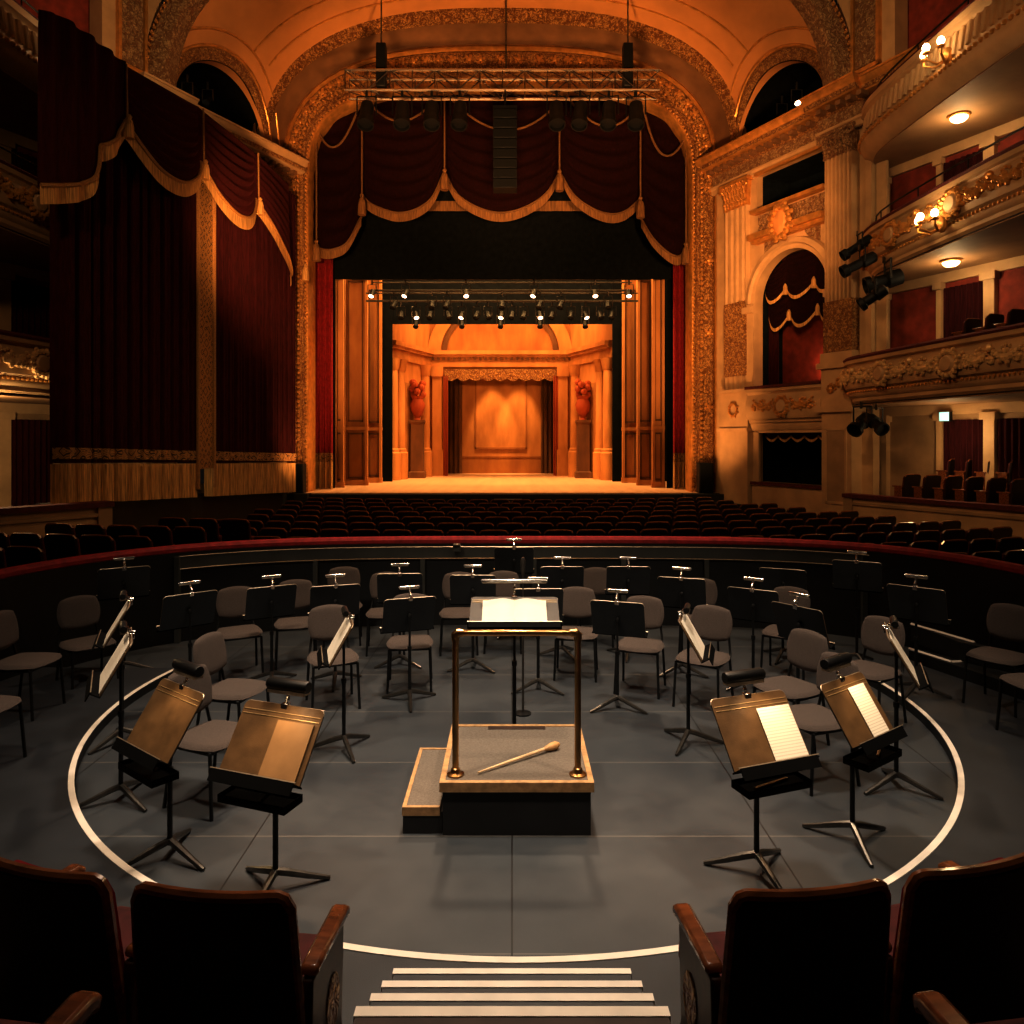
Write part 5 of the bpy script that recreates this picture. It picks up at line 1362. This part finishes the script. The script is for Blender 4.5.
def sheet(key, lab, x0, x1, zl, zh, m='paper', thick=.003, cat='sheet music', name='sheet_music', off=0):
    WM, w_, h_, t = DESK[key]
    cx, cz = (x0+x1)/2, (zl+zh)/2
    mb = MB().box(-(x1-x0)/2, -thick, -(zh-zl)/2, (x1-x0)/2, 0, (zh-zl)/2)
    o = mb.build(name, M[m], smooth=False); o.matrix_world = WM @ Matrix.Translation((cx, -.0085-off, cz)); tag(o, lab, cat); return o
def gp(px, py, z=0): p = PZ(px, py, z); return (p.x, p.y, z)
def at(px, Y, z=0): return ((px-CX)/F*Y, Y, z)
# near stands that show their page side
stand('S1', 'large bronze music stand nearest the camera left of the podium, tan folder on its desk', gp(272, 893), -110, .835, 36, .53, .40, 'big', True, 40)
stand('S2', 'bronze music stand with empty desk at far left front, beside the white floor ring', gp(165, 860), -128, .84, 34, .50, .40, 'big', True, 10)
stand('S24', 'large music stand nearest the camera right of the podium, one printed page on it', gp(760, 875), -70, .835, 36, .52, .40, 'big', True, 25)
stand('S23', 'music stand with one printed page, second from the right front, beside the white ring', gp(857, 843), -54, .835, 34, .48, .38, 'big', True, -10)
stand('S3', 'nearer of the two edge-on music stands at far left, beside the white floor ring', gp(116, 802), -152, .98, 30, .5, .38, 'end', False, 30)
stand('S27', 'farther of the two edge-on music stands at far left, close to the pit wall', (-3.26, 6.12, 0), -155, 1.0, 30, .46, .36, 'end', False, 70)
stand('S26', 'edge-on music stand with bright page, left of the podium before the grey chairs', gp(340, 750), -164, .90, 30, .46, .36, 'end', False, 12)
stand('S25', 'edge-on music stand with a bright page, right of the podium', gp(692, 744), -17, .90, 30, .46, .36, 'end', False, 45)
stand('S22', 'edge-on music stand at the right beside the white floor ring, tilted desk', gp(901, 789), -24, .97, 30, .5, .38, 'end', False, 15)
# stands seen from behind
far = [('S8', gp(409, 701), 110, .83, 'bar', 'black-backed music stand just left of the podium in front of a grey chair'),
       ('S15', gp(618, 707), 71, .83, 'bar', 'black-backed music stand just right of the podium in front of a grey chair'),
       ('S6', gp(271, 682), 121, .83, 'bar', 'black-backed music stand at left, its lamp above an empty grey chair'),
       ('S7', at(335, 7.65), 109, .84, 'bar', 'black-backed music stand second row left, behind the chair with the edge-on stand'),
       ('S5', at(189, 7.1), 132, .87, 'bar', 'black-backed music stand at far left behind the bronze stand with empty desk'),
       ('S4', at(124, 8.0), 120, .96, 'bar', 'black-backed music stand furthest left against the pit wall'),
       ('S9', gp(400, 664), 95, .85, 'bar', 'black-backed music stand in the back row, left of the centre chairs'),
       ('S10', gp(473, 668), 90, .86, 'bar', 'black-backed music stand in the back row behind the left podium post'),
       ('S11', gp(538, 689), 91, .85, 'bar', 'black-backed music stand directly behind the conductor desk'),
       ('S12', at(562, 8.6), 90, .87, 'bar', 'black-backed music stand in the back row, right of the tall centre stand'),
       ('S13', at(514, 9.5), 90, .96, 'bar', 'tall black-backed music stand at the centre of the back row by the pit wall'),
       ('S14', at(628, 8.6), 87, .87, 'bar', 'black-backed music stand in the back row above the right chairs'),
       ('S16', at(682, 7.95), 70, .86, 'bar', 'black-backed music stand at right behind the edge-on stand with bright page'),
       ('S17', at(783, 8.5), 65, .86, None, 'plain black music stand without a lamp at the right by the pit wall'),
       ('S18', at(754, 7.45), 57, .84, 'bar', 'black-backed music stand at right in front of a grey chair by the wall'),
       ('S19', at(800, 6.6), 36, .86, 'bar', 'black-backed music stand at right, half hidden by a grey chair back'),
       ('S20', at(857, 8.3), 61, .98, 'bar', 'thin-poled black music stand at far right against the pit wall'),
       ('S21', at(917, 7.05, .08), 48, .86, 'bar', 'black-backed music stand furthest right on the raised floor beside the steps')]
for key, b, az, hz, lamp, lab in far: stand(key, lab, b, az, hz, 20, .50, .36, lamp, False, random.choice((0, 25, 45, 80)))
# conductor desk behind the podium
stand('CD', 'wide conductor music desk with open white score right behind the podium rail', (.02, 6.0, 0), -90, 1.10, 64, .72, .40, 'long', False, 30, r=.30)
sheet('S24', 'printed sheet of music on the large stand right of the podium', .02, .25, -.19, .115)
sheet('S23', 'printed sheet of music on the stand second from the right front', .0, .18, -.18, .125)
sheet('S25', 'brightly lit pages on the edge-on stand right of the podium', -.2, .2, -.17, .16)
sheet('S26', 'brightly lit pages on the edge-on stand left of the podium', -.2, .2, -.17, .16)
sheet('S3', 'pages on the edge-on stand at far left', -.22, .22, -.18, .17)
sheet('S27', 'pages on the shadowed edge-on stand at far left', -.2, .2, -.17, .15)
sheet('S22', 'pages on the edge-on stand beside the white ring at right', -.22, .22, -.18, .17)
sheet('S1', 'tan folder lying closed on the right half of the big left stand', -.0, .235, -.195, .115, 'folder', .008, 'folder', 'music_folder')
WM, w_, h_, t = DESK['CD']
o = thing('open_score', 'white open score lying on the wide conductor desk', 'score'); o.matrix_world = WM @ Matrix.Translation((-.0, -.010, 0))
for s_ in (-1, 1):
    mb = MB(); mb.grid(lambda a, b: Vector((s_*.26*a, -.004-.028*math.sin(PI*min(1, a*1.15))*(1-a*.6), -.17+.31*b)), 14, 1)
    n = len(mb.v)//2
    mb.grid(lambda a, b: Vector((s_*.26*a, 0, -.17+.31*b)), 14, 1); mb.build('page', M['score'], o)
for key, lab, dx in (('S24', 'pale wooden pencil in the tray of the large stand right of the podium', 0), ('S23', 'short pale pencil in the tray of the stand second from the right front', .07)):
    t = DESK[key][3]; tz = t['tray_z']; mw = Matrix.Translation(t.location) @ Matrix.Rotation(t.rotation_euler.z, 4, 'Z')
    L = .13 if dx == 0 else .05
    p = thing('pencil', lab, 'pencil'); p.matrix_world = mw @ Matrix.Translation((dx, -.10, tz+.009))
    MB().tube([(-L, -.02, 0), (L*.85, .02, 0)], .0085, 6).build('barrel', M['cork'], p); MB().tube([(L*.85, .02, 0), (L*1.0, .024, 0)], [.0085, .002], 6).build('tip', M['baton'], p)
ms = thing('microphone_stand', 'slim black microphone stand behind the conductor desk', 'microphone stand', gp(523, 714))
MB().lathe([(.075, 0), (.075, .012), (.02, .025)], 16).build('base', M['metal'], ms)
MB().tube([(0, 0, .02), (0, 0, .8)], .011, 8).tube([(0, 0, .8), (0, 0, 1.27)], .007, 8).build('pole', M['steel'], ms)
MB().tube([(0, 0, 1.27), (0, 0, 1.30), (0, 0, 1.40), (0, 0, 1.43)], [.012, .02, .024, .012], 10).build('microphone', M['steel'], ms)
cl = thing('cue_light', 'small grey cue light clipped to the band of the pit wall left of centre', 'lamp', PY(457, 547, 9.9))
MB().box(-.05, -.04, -.06, .05, .03, .05).build('casing', M['pitband'], cl, bevel=.01); MB().box(-.045, -.08, .03, .045, .0, .05).build('hood', M['edge'], cl, bevel=.005)

# ------------------------------------------------------------------ orchestra chairs
ch = thing('orchestra_chair', 'x', 'chair', (0, 0, 0), 0, 'grey chairs in the orchestra pit')
def pad(name, w_, d_, t_, Mx, m):
    mb = MB(); n = 10
    def f(a, b, s_):
        x, y = (2*a-1), (2*b-1); sx_, sy_ = x*math.sqrt(1-.32*y*y), y*math.sqrt(1-.32*x*x)
        e = max(abs(x), abs(y)); z = t_*(1-e**6)**.5 if e < 1 else 0
        return Vector((sx_*w_/2, sy_*d_/2, s_*z))
    mb.grid(lambda a, b: f(a, b, 1), n*2, n*2); mb.grid(lambda a, b: f(a, b, -.6), n*2, n*2)
    mb.v = [Mx @ p for p in mb.v]
    return mb.build(name, m, ch, ang=60)
pad('seat', .47, .48, .035, Matrix.Translation((0, 0, .445)), M['fabric'])
bk = pad('backrest', .41, .34, .03, Matrix.Translation((0, .235, .725)) @ Matrix.Rotation(math.radians(79), 4, 'X'), M['fabric'])
for s_ in (-1, 1):
    MB().tube([(s_*.20, -.17, .425), (s_*.215, -.20, .0)], .0125, 8).build('leg', M['metal'], ch)
    MB().tube([(s_*.20, .17, .425), (s_*.215, .23, .0)], .0125, 8).build('leg', M['metal'], ch)
    MB().tube([(s_*.19, .0, .42), (s_*.19, .2, .42), (s_*.185, .235, .46), (s_*.16, .262, .64)], .0115, 8).build('back_post', M['metal'], ch)
fr = MB(); fr.tube([(-.2, -.17, .42), (.2, -.17, .42), (.2, .17, .42), (-.2, .17, .42)], .011, 6, closed=True); fr.build('seat_frame', M['metal'], ch)
def seatpos(px, py, z0=0):
    p = PZ(px, py, z0+.46); return (p.x, p.y, z0)
CH = [(seatpos(27, 660, .08), -2, 'grey chair at the far left edge on the raised floor'),
      (seatpos(88, 642, .0), -40, 'grey chair against the pit wall at left, second from the left edge'),
      (seatpos(239, 631), -62, 'grey chair at left behind the stand with lamp, facing the podium'),
      (seatpos(235, 688), -14, 'grey chair turned sideways behind the bronze stands at left'),
      (seatpos(214, 734), -24, 'grey chair half hidden by the largest left music stand'),
      (seatpos(333, 656), -68, 'grey chair behind the edge-on stand with bright page, left of the podium'),
      (seatpos(296, 622), -72, 'grey chair in the second row at left, partly behind a black stand'),
      (seatpos(410, 641), -84, 'grey chair just left of the podium behind a black stand'),
      (seatpos(386, 612), -82, 'grey chair in the back row, left of the centre chair'),
      (seatpos(459, 612), -86, 'grey chair in the back row behind the left podium post'),
      (seatpos(576, 632), -98, 'grey chair behind the right podium post'),
      (seatpos(640, 644), -110, 'grey chair just right of the podium behind a black stand'),
      (seatpos(703, 656), -124, 'grey chair at right behind the edge-on stand with a bright page'),
      (seatpos(699, 620), -105, 'grey chair in the back row at right, beside a lamp stand'),
      (seatpos(786, 631), -122, 'grey chair by the pit wall at right below the plain black stand'),
      (seatpos(788, 686), -150, 'grey chair turned sideways at right behind the nearest right stands'),
      (seatpos(812, 716), -160, 'grey chair between the two nearest right stands, back hidden'),
      (seatpos(868, 669), -146, 'grey chair at right beside the edge-on stand and white ring'),
      (seatpos(999, 655, .08), -146, 'grey chair on the raised floor at the right edge beside the steps'),
      (seatpos(1040, 682, .08), -172, 'grey chair cut off by the right edge of the photo'),
      (seatpos(-22, 706, .08), -5, 'grey chair cut off by the left edge, only a leg showing'),
      (at(343, 9.15), -80, 'grey chair far back at left between two black stands'),
      (at(503, 8.85), -90, 'grey chair far back at the centre beneath the tall black stand'),
      (at(596, 9.1), -100, 'grey chair far back at right of centre by the pit wall')]
for i, (p, az, lab) in enumerate(CH):
    if i == 0: ch.location = p; ch.rotation_euler.z = math.radians(az+90); ch['label'] = lab
    else: dup(ch, p, math.radians(az+90), lab, 'grey chairs in the orchestra pit')

# ------------------------------------------------------------------ light
amber = (1, .47, .165); gold_ = (1, .55, .23); set_ = (1, .55, .20)
light('SPOT', (0, 4.8, 9.5), 3500, (1, .82, .64), .5, (0, 5.6, 0), 54, 1.0, name='pit_downlight')
light('SPOT', (-3.4, 2.6, 8.0), 1900, (1, .77, .55), .3, (-1.6, 6.6, .5), 50, .9, name='pit_downlight')
light('SPOT', (3.4, 2.6, 8.0), 1900, (1, .77, .55), .3, (1.6, 6.6, .5), 50, .9, name='pit_downlight')
light('SPOT', (0, 11, 11), 2400, (1, .76, .54), .35, (0, 7.2, .4), 58, .8, name='pit_backlight')
light('SPOT', (0, 8, 10), 900, (1, .74, .5), .3, (0, 2.0, 1), 45, .8, name='front_seat_light')
for s_ in (-1, 1): light('SPOT', (s_*1.9, 6.5, 7.5), 1500, (1, .60, .34), .15, (s_*1.15, 4.5, 0), 17, 1.0, name='floor_pool')
# stage
light('AREA', (XC, 26.6, 12.8), 3600, set_, 9, (XC, 28.2, 0), size_y=2.5, name='stage_wash')
light('AREA', (XC, 31.5, 9.0), 620, (1, .50, .17), 7, (XC, 34.5, 3), size_y=1.5, name='set_wash')
light('SPOT', (-.95, 34.6, 7.6), 2100, set_, .08, (-.95, 36.4, 2.2), 34, .6, name='backdrop_spot')
light('SPOT', (.35, 34.6, 7.6), 2100, set_, .08, (.35, 36.4, 2.2), 34, .6, name='backdrop_spot')
for s_ in (-1, 1): light('SPOT', (XC+s_*1.2, 31.0, 7.5), 500, set_, .1, (XC+s_*4.2, 32.3, 2.6), 50, .7, name='niche_spot')
# arch and vault
light('SPOT', (-4.5, 12.5, 6), 6000, amber, .5, (-4.7, 23.2, 9.0), 66, .8, name='arch_uplight')
light('SPOT', (4.5, 12.5, 6), 6000, amber, .5, (4.7, 23.2, 9.0), 66, .8, name='arch_uplight')
light('SPOT', (-4.6, 20.5, .8), 900, amber, .3, (-6.8, 23.3, 4.5), 80, .8, name='arch_footlight')
light('SPOT', (4.4, 20.5, .8), 900, amber, .3, (6.2, 23.3, 4.5), 80, .8, name='arch_footlight')
light('SPOT', (0, 14, 7), 5200, amber, .5, (0, 22.6, 14.6), 74, .8, name='vault_uplight')
light('SPOT', (-3.5, 12, 9), 950, (1, .50, .19), .5, (7.6, 20.5, 7.0), 50, .7, name='box_wash')
light('SPOT', (5, 14, 7), 430, gold_, .5, (-7.2, 16.5, 5.0), 75, .8, name='curtain_wash')
light('SPOT', (0, 8, 10), 3000, gold_, .4, (8.3, 18.3, 13.5), 34, .8, name='attic_wash')
light('SPOT', (0, 8, 10), 3000, gold_, .4, (-8.9, 18.3, 13.5), 34, .8, name='attic_wash')
light('SPOT', (0, 6, 9), 1300, gold_, .5, (9, 14.5, 6.0), 62, .8, name='gallery_wash')
light('SPOT', (-5.5, 5, 8.5), 520, gold_, .3, (-8.8, 13.2, 5.6), 50, .8, name='gallery_wash')
light('SPOT', (0, 9, 12), 1700, gold_, .6, (0, 15.5, .5), 95, .9, name='stalls_wash')
W_ = WF(False)
light('POINT', W_ @ Vector((2.9, .9, 4.6)), 22, (1,.45,.2), .15, name='box_glow')
for left in (False, True): light('POINT', WF(left) @ Vector((LU+.3, .8, LZ+.4)), 2, (1,.7,.4), .1, name='lunette_glow')
sc0 = bpy.context.scene
sc0.view_settings.view_transform = 'Standard'
sc0.view_settings.exposure = .05
sc0.view_settings.gamma = .80
sc0.cycles.max_bounces = 5; sc0.cycles.diffuse_bounces = 3; sc0.cycles.glossy_bounces = 3
